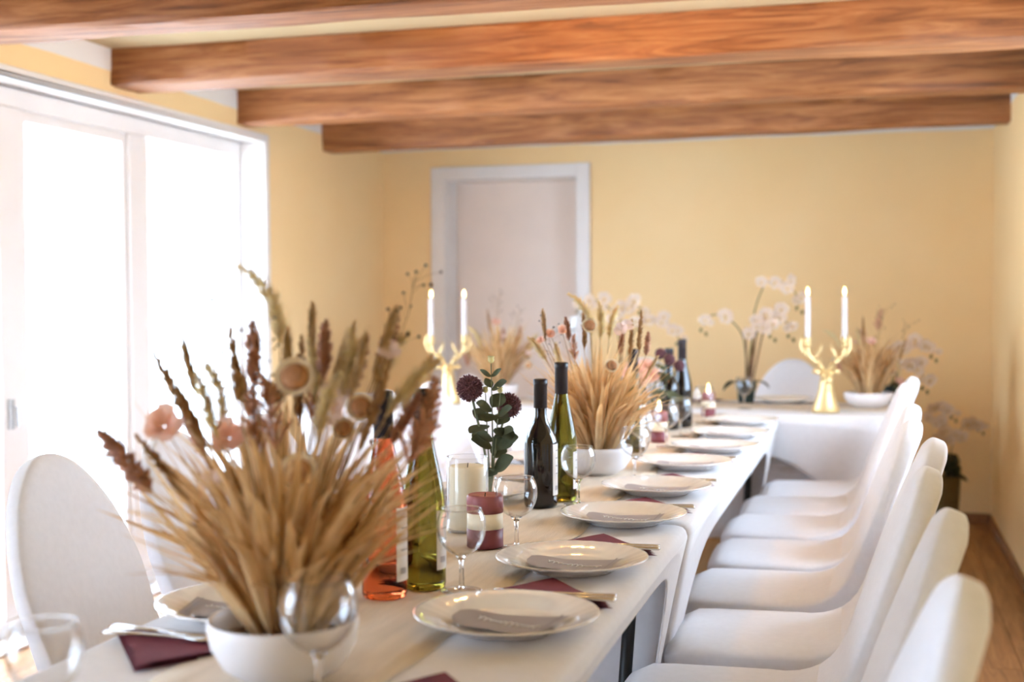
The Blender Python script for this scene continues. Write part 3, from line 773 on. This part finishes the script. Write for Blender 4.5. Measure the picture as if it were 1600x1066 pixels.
# ------------------------------------------------------------------ dried grass bouquets in white bowls
def blade_mesh(i):
    rg = random.Random(100+i); L = .30; n = 9; bend = rg.uniform(.02, .12); tw = rg.uniform(-.6, .6); w0 = rg.uniform(.0026, .0078); vs = []; fs = []
    kink = rg.uniform(.45, .85); ka = rg.choice((0, 0, 0, .35, .55)); 
    x = z = 0; ang = 0
    pts = [(0, 0)]
    for k in range(n):
        ang += bend*3.2/n*(k/n)*2
        if ka and abs(k/n-kink) < .06: ang += ka
        x += sin(ang)*L/n; z += cos(ang)*L/n; pts.append((x, z))
    for k, (x, z) in enumerate(pts):
        a = k/n; w = w0*(.55+.45*min(1, a*4))*(1-max(0, (a-.55)/.45)**2.2)+.0002; t = tw*a
        vs += [(x-.3*w*abs(cos(t)), -w*cos(t), z), (x+.4*w, 0, z), (x-.3*w*abs(cos(t)), w*cos(t), z)]
    for k in range(n):
        for c in (0, 1): fs.append((k*3+c, k*3+c+1, k*3+c+4, k*3+c+3))
    return MB().add(vs, fs).mesh('blade')
BL = [blade_mesh(i) for i in range(18)]
for i, b in enumerate(BL): b.materials.append(K[('straw', 'straw', 'straw_pale', 'straw_dark', 'straw', 'straw_pale')[i % 6]])
def spikelets(path, r0, n, sl, sw, seed, lift=.6):
    rg = random.Random(seed); mb = MB(); path = [Vector(p) for p in path]; m = len(path)-1
    mb.tube(path, [.0018]*len(path), 5)
    for i in range(n):
        a = (i+rg.random())/n*m; k = min(m-1, int(a)); p = path[k].lerp(path[k+1], a-k); d = (path[k+1]-path[k]).normalized()
        u = Vector((rg.uniform(-1, 1), rg.uniform(-1, 1), rg.uniform(-1, 1))); u = (u-d*u.dot(d)).normalized()
        q = a/m; env = (min(1, q*5+.25))*(1-max(0, (q-.55)/.5)**1.5*.8)
        dd = (u*(1-lift)+d*lift).normalized(); L = sl*env*rg.uniform(.7, 1.2); b = p+u*r0*env*.35; s = dd.cross(u).normalized()*sw*env; s2 = dd.cross(s).normalized()*sw*env
        mb.add([b-s, b+s*.5+s2, b+s*.5-s2, b+dd*L], [(0, 1, 3), (1, 2, 3), (2, 0, 3)])
    return mb
FOXM = spikelets([(0, 0, 0), (.002, 0, .035), (.008, 0, .07), (.022, 0, .1)], .006, 330, .018, .0011, 1, .5).mesh('foxtail')
FOXC = spikelets([(0, 0, 0), (.001, 0, .03), (-.008, 0, .06), (-.026, 0, .085), (-.05, 0, .102)], .006, 330, .017, .0011, 2, .5).mesh('foxtail')
SPKM = spikelets([(0, 0, 0), (0, .002, .03), (.002, 0, .06), (.004, 0, .085)], .012, 150, .010, .0042, 3, .35).mesh('spike')
SPKL = spikelets([(0, 0, 0), (0, .002, .04), (.002, 0, .08), (.004, 0, .12)], .007, 130, .010, .0036, 5, .55).mesh('spike')
def plume_mesh():
    rg = random.Random(44); mb = MB(); ax = [Vector((0, 0, 0)), Vector((.002, .001, .035)), Vector((.006, 0, .07)), Vector((.012, 0, .105))]
    for i in range(22):
        a = (i+.5)/22*3; k = min(2, int(a)); p = ax[k].lerp(ax[k+1], a-k); az = i*2.4; q = a/3
        L = (.042*(1-q)+.008)*rg.uniform(.7, 1.15); d = Vector((cos(az)*.62, sin(az)*.62, .78))
        m_ = spikelets([p, p+d*L*.5+Vector((0, 0, .002)), p+d*L], .004, 34, .0075, .0013, 200+i, .45); mb.add(m_.v, m_.f)
    mb.tube(ax, .0011, 4); return mb.mesh('plume')
PLUM = plume_mesh()
WHT = spikelets([(0, 0, 0), (.001, 0, .04), (.004, 0, .08)], .005, 90, .016, .0028, 6, .75).mesh('ear')
def disc_meshes():
    core = MB().lathe([(0, .010), (.008, .011), (.0145, .008), (.0165, .003), (.0165, -.002), (.008, -.007), (0, -.008)], 24).mesh('seed_head')
    mb = MB(); rg = random.Random(8)
    for lay in range(2):
        for k in range(20):
            a = 2*PI*k/20+lay*.16; w = .0036
            d = Vector((cos(a), sin(a), 0)); s = Vector((-sin(a), cos(a), 0)); r0, r1 = .014, .0225-.002*lay
            mb.add([d*r0-s*w*.7+Vector((0, 0, -.002)), d*r0+s*w*.7+Vector((0, 0, -.002)), d*r1+s*w+Vector((0, 0, .003+.003*lay)), d*(r1+.003)+Vector((0, 0, .004+.003*lay)), d*r1-s*w+Vector((0, 0, .003+.003*lay))], [(0, 1, 2, 3, 4)])
    return core, mb.mesh('petal_ring')
DCORE, DRING = disc_meshes()
def blossom_mesh(seed, n, R, cup):
    mb = MB(); rg = random.Random(seed)
    for k in range(n):
        a = 2*PI*k/n+rg.uniform(-.2, .2); d = Vector((cos(a), sin(a), 0)); s = Vector((-sin(a), cos(a), 0)); up = Vector((0, 0, 1)); c = cup*rg.uniform(.6, 1.3); r = R*rg.uniform(.8, 1.1)
        p = lambda f, w, z: d*r*f+s*r*w+up*r*z
        for lay in range(2 if n > 5 else 1):
            if lay: d, s = (d*.92+s*.4).normalized(), (s*.92-d*.4).normalized(); r *= .68; c *= 1.7
            p = lambda f, w, z: d*r*f+s*r*w+up*r*z
            mb.add([p(.05, 0, 0), p(.45, -.42, c*.35), p(.45, .42, c*.35), p(.5, 0, c*.25), p(.85, -.44, c*.8), p(.85, .44, c*.8), p(1.0, 0, c*.75)],
                   [(0, 3, 1), (0, 2, 3), (1, 3, 6, 4), (3, 2, 5, 6)])
    return mb.mesh('blossom')
BLO = [blossom_mesh(i, 7, .024, .55) for i in range(3)]
BLW = [blossom_mesh(10+i, 5, .016, .4) for i in range(2)]
def sprig_mesh(seed):
    rg = random.Random(seed); st_ = MB(); be = MB()
    main = [Vector((0, 0, 0)), Vector((.004, .0, .06)), Vector((.012, .004, .12)), Vector((.03, .004, .17))]
    st_.tube(main, .0006, 4)
    for i in range(16):
        a = rg.uniform(.25, 1)*3; k = min(2, int(a)); p = main[k].lerp(main[k+1], a-k)
        e = p+Vector((rg.uniform(-.035, .035), rg.uniform(-.03, .03), rg.uniform(.008, .04))); st_.tube([p, (p+e)/2+Vector((0, 0, .004)), e], .0004, 3)
        be.ball(e, rg.uniform(.0016, .003), 6, 4)
    return st_.mesh('twig'), be.mesh('berries')
SPR = [sprig_mesh(i) for i in range(2)]
RGT = Vector((cos(yaw), sin(yaw), 0)); FWD = Vector((-sin(yaw), cos(yaw), 0))
def aim(o, d, spin=0):
    d = Vector(d).normalized(); q = Vector((0, 0, 1)).rotation_difference(d); o.rotation_mode = 'QUATERNION'
    from mathutils import Quaternion
    o.rotation_quaternion = q @ Quaternion((0, 0, 1), spin)
def bouquet(bx, by, bz, label, blab, nbl, heads, seed, R=.098, H=.078, spread=1.0, hmul=1.0, fine=90):
    rg = random.Random(seed)
    b = empty('flower_bowl', (bx, by, bz)); tag(b, blab, 'bowl', 'white flower bowls')
    pr = [(0, 0), (R*.52, 0), (R*.58, .003), (R*.80, H*.22), (R*.95, H*.55), (R, H*.85), (R*.995, H*.97), (R*.975, H), (R*.955, H*.98), (R*.95, H*.85), (R*.9, H*.55), (R*.7, H*.22), (0, H*.15)]
    MB().lathe(pr, 56).build('shell', 'bowl', b)
    t = empty('dried_bouquet', (bx, by, bz+H*.3)); tag(t, label, 'dried bouquet', 'dried grass bouquets')
    ms = MB().lathe([(0, H*.5), (R*.5, H*.48), (R*.84, H*.36), (R*.84, H*.2), (0, H*.2)], 28).build('moss', 'soil', t)
    z0 = H*.4
    for i in range(nbl):
        q = rg.random()**.62; az = rg.uniform(0, 2*PI); th = math.radians(2+37*q*spread)
        me = BL[rg.randrange(18)]; o = put('blade', me, 'straw', t)
        r = R*.46*math.sqrt(rg.random())*(.4+.6*q)
        o.location = (r*cos(az)+rg.uniform(-.012, .012), r*sin(az)+rg.uniform(-.012, .012), z0)
        o.rotation_euler = (0, th, az)
        s = rg.uniform(.66, 1.06)*hmul*(1.06-.2*q); o.scale = (s, s*rg.uniform(.9, 1.7), s)
    # hair-thin stalks, too fine to count
    mb = MB()
    for i in range(fine):
        az = rg.uniform(0, 2*PI); q = rg.random()**.7; th = math.radians(2+38*q*spread); L = rg.uniform(.18, .36)*hmul
        p0 = Vector((rg.uniform(-.03, .03), rg.uniform(-.03, .03), z0)); d = Vector((sin(th)*cos(az), sin(th)*sin(az), cos(th)))
        p1 = p0+d*L*.55; d2 = (d+Vector((cos(az), sin(az), -.15))*rg.uniform(.0, .5)).normalized(); p2 = p1+d2*L*.45
        mb.tube([p0, p0.lerp(p1, .5), p1, p1.lerp(p2, .55)+Vector((0, 0, .006)), p2], [.0008, .0008, .0007, .0006, .0003], 3, False)
    o = mb.build('fine_stalks', 'straw_pale', t); o['kind'] = 'stuff'
    # flower and seed heads: (kind, right, up above the bowl rim, away, lean right, size)
    for (kd, u, w, v, lean, sc) in heads:
        pos = RGT*u+FWD*v+Vector((0, 0, w+H*.7)); dr = (RGT*lean+FWD*(v*1.2)+Vector((0, 0, 1))).normalized()
        root = Vector((u*.12, v*.12, z0)); mid = (root+pos)/2+(-dr)*.02+Vector((0, 0, .03))
        MB().tube([root, root.lerp(mid, .5)+Vector((0, 0, .012)), mid, pos.lerp(mid, .3), pos], [.0013, .0012, .0011, .001, .0009], 5, False).build('stalk', 'stemd', t)
        if kd == 'disc':
            c = put('seed_head', DCORE, 'disc', t, pos, scale=sc); f = (-FWD*.9+RGT*lean*.6+Vector((0, 0, .35))); aim(c, f)
            put('petal_ring', DRING, 'ring', c)
            continue
        me, mm = {'fox': (FOXM, 'fox'), 'foxc': (FOXC, 'fox'), 'spike': (SPKM, 'spike'), 'thin': (SPKL, 'straw_dark'), 'plume': (PLUM, 'plume'), 'ear': (WHT, 'straw_pale'),
                  'peach': (BLO[rg.randrange(3)], 'peach'), 'white': (BLW[rg.randrange(2)], 'pinkwhite'), 'twig': (SPR[rg.randrange(2)][0], 'stemd')}[kd]
        o = put({'fox': 'foxtail', 'foxc': 'foxtail', 'thin': 'spike', 'peach': 'blossom', 'white': 'blossom', 'ear': 'wheat_ear'}.get(kd, kd), me, mm, t, pos, scale=sc)
        if kd in ('peach', 'white'): dr = (dr*.5-FWD*.8+RGT*rg.uniform(-.3, .3))
        aim(o, dr, 0 if kd == 'foxc' else rg.uniform(0, 6))
        if kd == 'twig': bm_ = SPR[0][1] if me == SPR[0][0] else SPR[1][1]; put('berries', bm_, 'berry', o)['kind'] = 'stuff'
    return t
def P(kd, x, y, v, lean, sc, cx=433, cy=985, ppm=1212): return (kd, (x-cx)/ppm, (cy-y)/ppm, v, lean, sc)
H1 = [P('foxc', 432, 560, .0, -.05, 1.05), P('spike', 397, 622, -.02, -.06, 1.0), P('spike', 240, 785, -.03, -.75, 1.25), P('thin', 322, 712, -.02, -.6, 1.15),
      P('ear', 295, 640, .02, -.25, 1.0), P('foxc', 330, 690, .03, .1, .85), P('peach', 260, 682, -.03, -.3, 1.15), P('peach', 352, 705, .0, -.1, 1.1),
      P('disc', 463, 606, -.04, 0, 1.05), P('disc', 475, 745, -.08, 0, 1.0), P('disc', 560, 655, -.02, .2, .8), P('disc', 530, 690, .0, .2, .65),
      P('spike', 492, 612, .03, .05, .9), P('plume', 430, 720, -.02, -.1, .9), P('plume', 398, 735, .0, -.2, .85), P('ear', 510, 625, .02, .3, 1.1), P('fox', 530, 655, .0, .25, 1.0),
      P('spike', 530, 640, .03, .35, 1.0), P('ear', 575, 610, .02, .35, 1.2), P('spike', 580, 600, .05, .3, .9), P('fox', 600, 668, -.03, .65, 1.0), P('plume', 632, 745, -.02, .45, 1.0),
      P('plume', 645, 730, .03, .35, .9), P('white', 518, 640, .0, 0, 1.5), P('white', 512, 665, -.02, .1, 1.2), P('white', 600, 568, .02, .2, 1.0), P('twig', 330, 690, .04, -.1, 1.0), P('twig', 360, 680, .02, -.15, .95),
      P('twig', 575, 640, .04, .55, .95), P('twig', 400, 690, .0, 0, .9), P('thin', 450, 690, .05, .05, 1.0), P('thin', 560, 720, -.05, .4, 1.0), P('spike', 300, 740, .04, -.4, .8), P('thin', 285, 800, .0, -.75, .9),
      P('plume', 470, 690, .05, .1, .8), P('ear', 440, 640, .0, .05, 1.1), P('fox', 480, 660, .04, .1, .9), P('ear', 545, 640, -.03, .3, 1.1), P('fox', 570, 640, .05, .35, .95), P('ear', 620, 660, .02, .5, 1.0), P('fox', 345, 700, -.04, -.3, .9), P('ear', 300, 720, .03, -.4, 1.0), P('fox', 500, 700, -.06, .15, .9), P('ear', 470, 590, .05, .05, 1.0), P('thin', 380, 650, -.05, -.1, .9), P('spike', 600, 720, .05, .5, .9), P('ear', 370, 680, .05, -.15, 1.0), P('disc', 410, 640, .06, -.1, .7), P('white', 340, 760, -.06, -.3, .9)]
bouquet(-.735, 1.505, TZ+.0035, 'large bouquet of dried grass with pink blossoms in the foreground', 'white ceramic bowl in the foreground holding dried grass', 295, H1, 21, spread=1.0, fine=80)
def gen_heads(seed, n):
    rg = random.Random(seed); out = []
    kinds = ['fox', 'ear', 'disc', 'spike', 'white', 'twig', 'thin', 'foxc', 'peach', 'plume', 'disc', 'thin', 'ear', 'white']
    for i in range(n):
        u = rg.uniform(-.15, .15); w = .36-abs(u)*1.0+rg.uniform(-.13, .02)
        out.append((kinds[i % len(kinds)], u, w-.06, rg.uniform(-.09, .09), u*2.2, rg.uniform(.75, 1.05)))
    return out
def Q(kd, x, y, v, lean, sc): return P(kd, x, y, v, lean, sc, 925, 715, 578)
H2 = [Q('foxc', 915, 538, -.02, -.05, 1.2), Q('ear', 841, 545, .0, -.05, 1.1), Q('spike', 880, 545, .0, -.1, .8), Q('peach', 850, 535, .0, -.2, .6), Q('peach', 868, 528, -.02, 0, .65), Q('disc', 912, 520, -.03, 0, .9), Q('disc', 945, 583, -.08, 0, .8),
      Q('fox', 930, 545, .0, .15, 1.1), Q('fox', 945, 545, .02, .1, 1.0), Q('white', 962, 528, -.03, 0, 1.3), Q('white', 972, 520, -.02, .1, 1.1), Q('thin', 992, 565, -.02, .05, 1.0), Q('spike', 1005, 570, .02, .15, .8), Q('thin', 905, 560, .03, 0, 1.0),
      Q('fox', 845, 580, .0, -.55, .9), Q('peach', 835, 545, .03, -.2, .55), Q('twig', 860, 600, .0, -.1, .9), Q('spike', 965, 570, .05, .1, .8), Q('thin', 980, 580, .05, .1, 1.0), Q('ear', 1000, 610, .0, .6, 1.0), Q('plume', 890, 580, .05, -.1, .7), Q('fox', 870, 600, .06, -.3, .9)]
bouquet(-.742, 3.50, TZ+.0035, 'bouquet of dried grass in the middle of the long table, behind the bottles', 'white ceramic bowl in the middle, behind the bottles', 270, H2, 33, spread=.95, fine=220)
bouquet(-1.76, 5.98, TZ+.0035, 'bouquet of dried grass in front of the door, behind the left candelabra', 'white ceramic bowl on the head table in front of the door', 170, gen_heads(51, 22), 34, spread=.8, hmul=1.1, fine=40)
bouquet(-.02, 5.94, TZ+.0035, 'bouquet of dried grass on the right end of the head table', 'shallow white ceramic bowl on the right end of the head table', 170, gen_heads(63, 24), 35, R=.108, H=.066, spread=.75, hmul=1.0, fine=40)

# ------------------------------------------------------------------ bud vases: alliums and eucalyptus
def leaf_mesh(L, w, cup):
    n = 8; vs = []; fs = []
    for k in range(n+1):
        a = k/n; ww = w*(sin(PI*min(1, a*.96+.02))**.7)*(1 if a < .6 else 1-(a-.6)*.35); z = cup*L*(a*a)*.5
        vs += [(a*L, -ww, z+.22*ww), (a*L, -ww*.5, z+.05*ww), (a*L, 0, z-.02*ww), (a*L, ww*.5, z+.05*ww), (a*L, ww, z+.22*ww)]
    for k in range(n):
        for c in range(4): fs.append((k*5+c, k*5+c+1, k*5+c+6, k*5+c+5))
    return MB().add(vs, fs).mesh('leaf')
LF = [leaf_mesh(.043, .020, .3), leaf_mesh(.056, .026, .15), leaf_mesh(.031, .0105, .5)]
def allium_mesh(R, seed):
    rg = random.Random(seed); mb = MB().ball((0, 0, 0), R*.74, 14, 10); n = 300
    for i in range(n):
        z = 1-2*(i+.5)/n; a = i*2.39996; d = Vector((math.sqrt(1-z*z)*cos(a), math.sqrt(1-z*z)*sin(a), z)); r = R*rg.uniform(.9, 1.08)
        s = d.orthogonal().normalized(); s2 = d.cross(s); e = R*.068
        c = d*r; b = d*R*.72
        mb.add([b+s*e*.5, b+s2*e*.5, b-s*e*.5, b-s2*e*.5, c-d*e+s*e, c-d*e+s2*e, c-d*e-s*e, c-d*e-s2*e, c+d*e*.6], [(0, 1, 5, 4), (1, 2, 6, 5), (2, 3, 7, 6), (3, 0, 4, 7), (4, 5, 8), (5, 6, 8), (6, 7, 8), (7, 4, 8)])
    return mb.mesh('florets')
ALL = [allium_mesh(.0305, 1), allium_mesh(.029, 2)]
VX, VY = -.835, 2.76
va = empty('bud_vase', (VX, VY, TZ+.0045)); tag(va, 'small clear glass bud vase behind the striped candle', 'vase')
MB().lathe([(0, .002), (.024, 0), (.027, .006), (.0285, .022), (.025, .040), (.0165, .056), (.014, .07), (.0165, .083), (.018, .085), (.0168, .084), (.0128, .07), (.0152, .057), (.0235, .04), (.0268, .022), (.025, .008), (0, .007)], 32).build('body', 'glass', va)
MB().lathe([(0, .0085), (.024, .0085), (.0262, .022), (.0232, .039), (.0175, .051), (0, .051)], 32).build('water', 'solid_glass', va)
def vpt(x, y, v=0, z0=.085): return RGT*((x-772)/690)+FWD*v+Vector((0, 0, z0+(750-y)/690))
def frange(x, y, v, r, g): pass
al = empty('allium_stem', (VX, VY, TZ+.0045)); tag(al, 'tall purple allium ball leaning left in the bud vase', 'flower', 'purple alliums')
put('florets', ALL[0], 'allium', al, vpt(743, 610, -.01)); MB().tube([(.004, 0, .012), vpt(772, 750), vpt(762, 690, -.004), vpt(752, 650, -.008), vpt(745, 617, -.01)], .0028, 8).build('stem', 'eucastem', al)
a2 = empty('allium_stem', (VX, VY, TZ+.0045)); tag(a2, 'lower purple allium ball on the right, half behind the eucalyptus', 'flower', 'purple alliums')
put('florets', ALL[1], 'allium', a2, vpt(803, 640, .035)); MB().tube([(-.003, .003, .012), vpt(774, 750, .004), vpt(784, 700, .015), vpt(797, 655, .032)], .0026, 8).build('stem', 'eucastem', a2)
eu = empty('eucalyptus_sprig', (VX, VY, TZ+.0045)); tag(eu, 'dark green eucalyptus sprig between the two alliums', 'foliage')
MB().tube([(0, -.003, .012), vpt(776, 750, -.004), vpt(778, 690, -.01), vpt(777, 630, -.008), vpt(776, 572, -.006)], [.002, .002, .0018, .0014, .001], 8).build('stem', 'eucastem', eu)
MB().tube([(0, -.006, .012), vpt(778, 748, -.006), vpt(783, 690, -.014), vpt(790, 618, -.016)], [.0016, .0016, .0014, .001], 8).build('stem', 'eucastem', eu)
MB().tube([(.001, .004, .012), vpt(773, 748, .002), vpt(770, 690, .0), vpt(767, 618, -.004)], [.0016, .0016, .0014, .001], 8).build('stem', 'eucastem', eu)
BUD = MB().lathe([(0, 0), (.005, .002), (.0078, .008), (.0066, .0125), (.0086, .017), (.005, .0125), (0, .010)], 10).mesh('bud')
for x, y, v, s in ((776, 572, -.006, 1.0), (767, 618, -.004, .85), (790, 618, -.016, .85)): put('bud', BUD, 'eucabud', eu, vpt(x, y, v), scale=s)
rg = random.Random(12)
def leaf(x, y, v, k, right, up, tow, roll_=0, s=1.0):
    o = put('leaf', LF[k], 'euca', eu, vpt(x, y, v), scale=s)
    d = (RGT*right+Vector((0, 0, up))-FWD*tow).normalized(); zax = (Vector((0, 0, 1))*.8-FWD*.6+RGT*roll_); zax = (zax-d*zax.dot(d)).normalized(); yax = zax.cross(d)
    o.rotation_mode = 'QUATERNION'; o.rotation_quaternion = Matrix((d, yax, zax)).transposed().to_quaternion()
for a in [(776, 592, -.006, 2, -1, .35, .3), (776, 592, -.006, 2, 1, .45, .3), (777, 612, -.006, 0, 1, .35, .5, .2), (777, 610, 0, 2, -.5, .5, -.8),
          (777, 645, -.006, 0, -1, .35, .4), (777, 640, -.006, 0, .6, .55, -.5), (780, 655, -.012, 0, .9, -.1, .8, .3), (776, 650, -.012, 0, -.3, -.5, .9), (786, 652, -.015, 0, .9, .35, .5),
          (770, 668, -.006, 1, -.7, -.35, .7, -.5), (772, 660, 0, 0, -.9, .4, -.3), (778, 690, -.01, 0, -1, .25, .5), (780, 685, -.012, 1, .9, .25, .6, .3), (784, 672, -.01, 1, .6, -.5, .7, .4),
          (776, 700, -.012, 1, -1, .30, .6), (786, 700, -.015, 1, .9, .35, .4, -.3), (780, 706, -.006, 1, .8, .5, -.5), (779, 736, -.01, 1, -.85, .15, .9, -.4), (780, 738, -.008, 1, .9, .55, .3),
          (775, 738, 0, 0, -.2, -.4, .9), (783, 720, 0, 0, .3, .6, -.9), (770, 690, .006, 0, -.8, .1, -.6), (786, 668, .004, 0, .4, .4, -.8)]: leaf(*a)
# a second small vase farther down the table with mauve flowers
v2 = empty('bud_vase', (-.765, 4.56, TZ+.0045)); tag(v2, 'distant bud vase with mauve flowers beside the dark bottles', 'vase')
put('body', va.children[0].data, 'glass', v2)
mf = empty('mauve_flowers', (-.765, 4.56, TZ+.0045)); tag(mf, 'bunch of mauve and purple flowers with grey green leaves near the dark bottles', 'flowers')
for (u, w, v, k) in ((-.02, .24, 0, 0), (-.055, .19, 0, 1), (.03, .29, 0, 2), (-.005, .21, -.03, 0), (.10, .245, .02, 2), (.06, .27, -.02, 2), (-.075, .225, .02, 1)):
    p = RGT*u+FWD*v+Vector((0, 0, w))
    MB().tube([(0, 0, .012), (0, 0, .08), p*.6+Vector((0, 0, .05)), p], .0018, 6).build('stem', 'eucastem', mf)
    if k == 2: put('flower_head', ALL[1], 'allium', mf, p, scale=.7)
    else: put('flower_head', BLO[k], 'mauvefl', mf, p, scale=1.5).rotation_euler = (1.0, .3*k, rg.uniform(-.5, .5))
for i in range(14):
    p = RGT*rg.uniform(-.05, .08)+FWD*rg.uniform(-.03, .03)+Vector((0, 0, rg.uniform(.11, .23))); o = put('leaf', LF[i % 2], 'euca', mf, p); o.rotation_euler = (rg.uniform(-.5, .5), rg.uniform(-.7, .2), rg.uniform(0, 6.3))
MB().tube([(0, 0, .012), (0, 0, .1), (.01, 0, .2)], .002, 6).build('stem', 'eucastem', mf)

# ------------------------------------------------------------------ orchids
def orchid_flower():
    mb = MB()
    for k in range(5):
        a = PI/2+2*PI*k/5; R, wd = (.034, .021) if k in (1, 4) else (.031, .014)
        d = Vector((cos(a), sin(a), 0)); s = Vector((-sin(a), cos(a), 0)); n = 6; vs = []; fs = []
        for i in range(n+1):
            q = i/n; w = wd*sin(PI*min(1, q*.9+.08))**.6
            for c in (-1, 0, 1): vs.append(d*R*q+s*w*c+Vector((0, 0, .006*q*q+.004*abs(c)-.002*k % .003)))
        for i in range(n):
            for c in (0, 1): fs.append((i*3+c, i*3+c+1, i*3+c+4, i*3+c+3))
        mb.add(vs, fs)
    lip = MB().ball((0, -.004, .007), .0065, 8, 6, (1, 1.3, 1)).ball((0, -.014, .006), .004, 8, 6)
    return mb.mesh('blossom'), lip.mesh('lip')
OF, OL = orchid_flower()
def orchid(x, y, z, label, stems, potm, pot, sticks, leaves, scale=1.0):
    t = empty('orchid', (x, y, z)); tag(t, label, 'orchid', 'white orchids')
    r, h = pot
    MB().lathe([(0, 0), (r*.78, 0), (r*.8, .003), (r, h-.006), (r*1.03, h), (r*.95, h), (r*.93, h-.015), (0, h-.018)], 32).build('pot', potm, t)
    rg = random.Random(int(x*1000))
    for k in range(leaves):
        a = rg.uniform(0, 2*PI); L = rg.uniform(.09, .15); vs = []; fs = []; n = 8
        for i in range(n+1):
            q = i/n; w = .024*sin(PI*min(1, q*.92+.07))**.7; zz = h-.01+L*(.8*q-.9*q*q)
            for c in (-1, 0, 1): vs.append((cos(a)*(L*q+.01)-sin(a)*w*c, sin(a)*(L*q+.01)+cos(a)*w*c, zz+.006*abs(c)))
        for i in range(n):
            for c in (0, 1): fs.append((i*3+c, i*3+c+1, i*3+c+4, i*3+c+3))
        MB().add(vs, fs).build('leaf', 'leafd', t)
    for (u, v, top) in sticks:
        MB().tube([(u*.3, v*.3, h-.015), RGT*u+FWD*v+Vector((0, 0, top))], .0042, 7).build('support_stick', 'stick', t)
    for path, nb, start in stems:
        pts = [RGT*a+FWD*b+Vector((0, 0, c)) for a, b, c in path]
        # smooth with Catmull-Rom
        sm = []
        for i in range(len(pts)-1):
            p0, p1, p2, p3 = pts[max(i-1, 0)], pts[i], pts[i+1], pts[min(i+2, len(pts)-1)]
            for k in range(6):
                q = k/6; sm.append(.5*((2*p1)+(p2-p0)*q+(2*p0-5*p1+4*p2-p3)*q*q+(3*p1-p0-3*p2+p3)*q**3))
        sm.append(pts[-1])
        MB().tube(sm, [.0036-.0016*i/len(sm) for i in range(len(sm))], 7).build('stem', 'orchst', t)
        for i in range(nb):
            q = start+(1-start)*i/max(1, nb-1)*.97; p = sm[int(q*(len(sm)-1))]
            side = (1 if i % 2 else -1)*.022
            o = put('blossom', OF, 'orchid', t, p+RGT*side+Vector((0, 0, -.012*(i % 3-1)))-FWD*.015, scale=rg.uniform(.85, 1.15)*scale*(1 if i < nb-1 else .6))
            aim(o, -FWD*.9+RGT*rg.uniform(-.5, .5)+Vector((0, 0, rg.uniform(-.3, .25))), rg.uniform(-.3, .3)); put('lip', OL, 'orchidc', o)
        for i in range(2):
            MB().ball((0, 0, 0), .008, 8, 6, (1, 1, 1.4)).build('bud', 'orchst', t, loc=sm[-1]+RGT*.012*(i*2-1)+Vector((0, 0, -.018*(i+1))))
    return t
orchid(-.575, 6.08, TZ+.003, 'tall white orchid on the head table left of the chair back', [([(0, 0, .09), (-.005, 0, .25), (-.03, 0, .34), (-.10, .0, .405), (-.165, 0, .41), (-.20, 0, .36)], 4, .55),
        ([(.01, .01, .09), (.03, 0, .3), (.04, 0, .43), (.09, 0, .555), (.16, 0, .57), (.22, 0, .53), (.25, 0, .46)], 7, .5), ([(.0, .01, .09), (.05, .02, .3), (.08, 0, .40), (.13, 0, .43), (.18, 0, .39), (.21, 0, .33)], 7, .35), ([(.0, .0, .09), (.02, .0, .26), (.04, -.01, .35), (.08, -.02, .37), (.12, -.02, .33)], 5, .4)], 'pot_dark', (.045, .085), [(.0, 0, .30), (.04, .01, .37), (.08, .01, .33), (.055, .02, .35)], 4)
orchid(-1.17, 6.08, TZ+.003, 'white orchid on the head table behind the middle dried grass', [([(0, 0, .09), (-.01, 0, .28), (-.04, 0, .42), (-.12, 0, .485), (-.2, 0, .45)], 7, .45), ([(.01, 0, .09), (.04, 0, .26), (.09, 0, .37), (.17, 0, .40), (.25, 0, .35), (.28, 0, .29)], 8, .4), ([(0, 0, .09), (.0, 0, .3), (.0, 0, .42), (.04, 0, .47), (.1, 0, .44)], 6, .5)], 'pot_dark', (.045, .085), [(.0, 0, .36)], 4)
orchid(.085, 6.15, TZ+.003, 'white orchid in a dark pot at the right end of the head table', [([(0, 0, .09), (.0, 0, .2), (.05, 0, .275), (.13, 0, .28), (.19, 0, .235)], 8, .35), ([(.0, 0, .09), (.03, 0, .16), (.08, 0, .19), (.13, 0, .16), (.15, 0, .09)], 7, .35)], 'pot_dark', (.04, .085), [], 4)
fo = orchid(.36, 6.92, .0, 'white orchid in an olive pot on the floor by the right wall', [([(0, 0, .31), (-.03, 0, .48), (-.03, 0, .58), (-.09, 0, .655), (-.02, 0, .675), (.04, 0, .64)], 8, .4), ([(.01, 0, .31), (.03, 0, .46), (.07, 0, .55), (.13, 0, .595), (.18, 0, .575)], 8, .35), ([(0, 0, .31), (-.01, 0, .42), (-.04, 0, .5), (-.02, 0, .55), (.03, 0, .54)], 6, .4)], 'pot_olive', (.075, .32), [], 2)
dk = MB(); rg = random.Random(31)
for i in range(26):
    a = rg.uniform(0, 2*PI); dk.ball((.03+.035*cos(a)*rg.random(), .035*sin(a), .36+rg.uniform(-.03, .06)), rg.uniform(.016, .026), 8, 6)
dk.build('dark_foliage', 'leafd', fo)
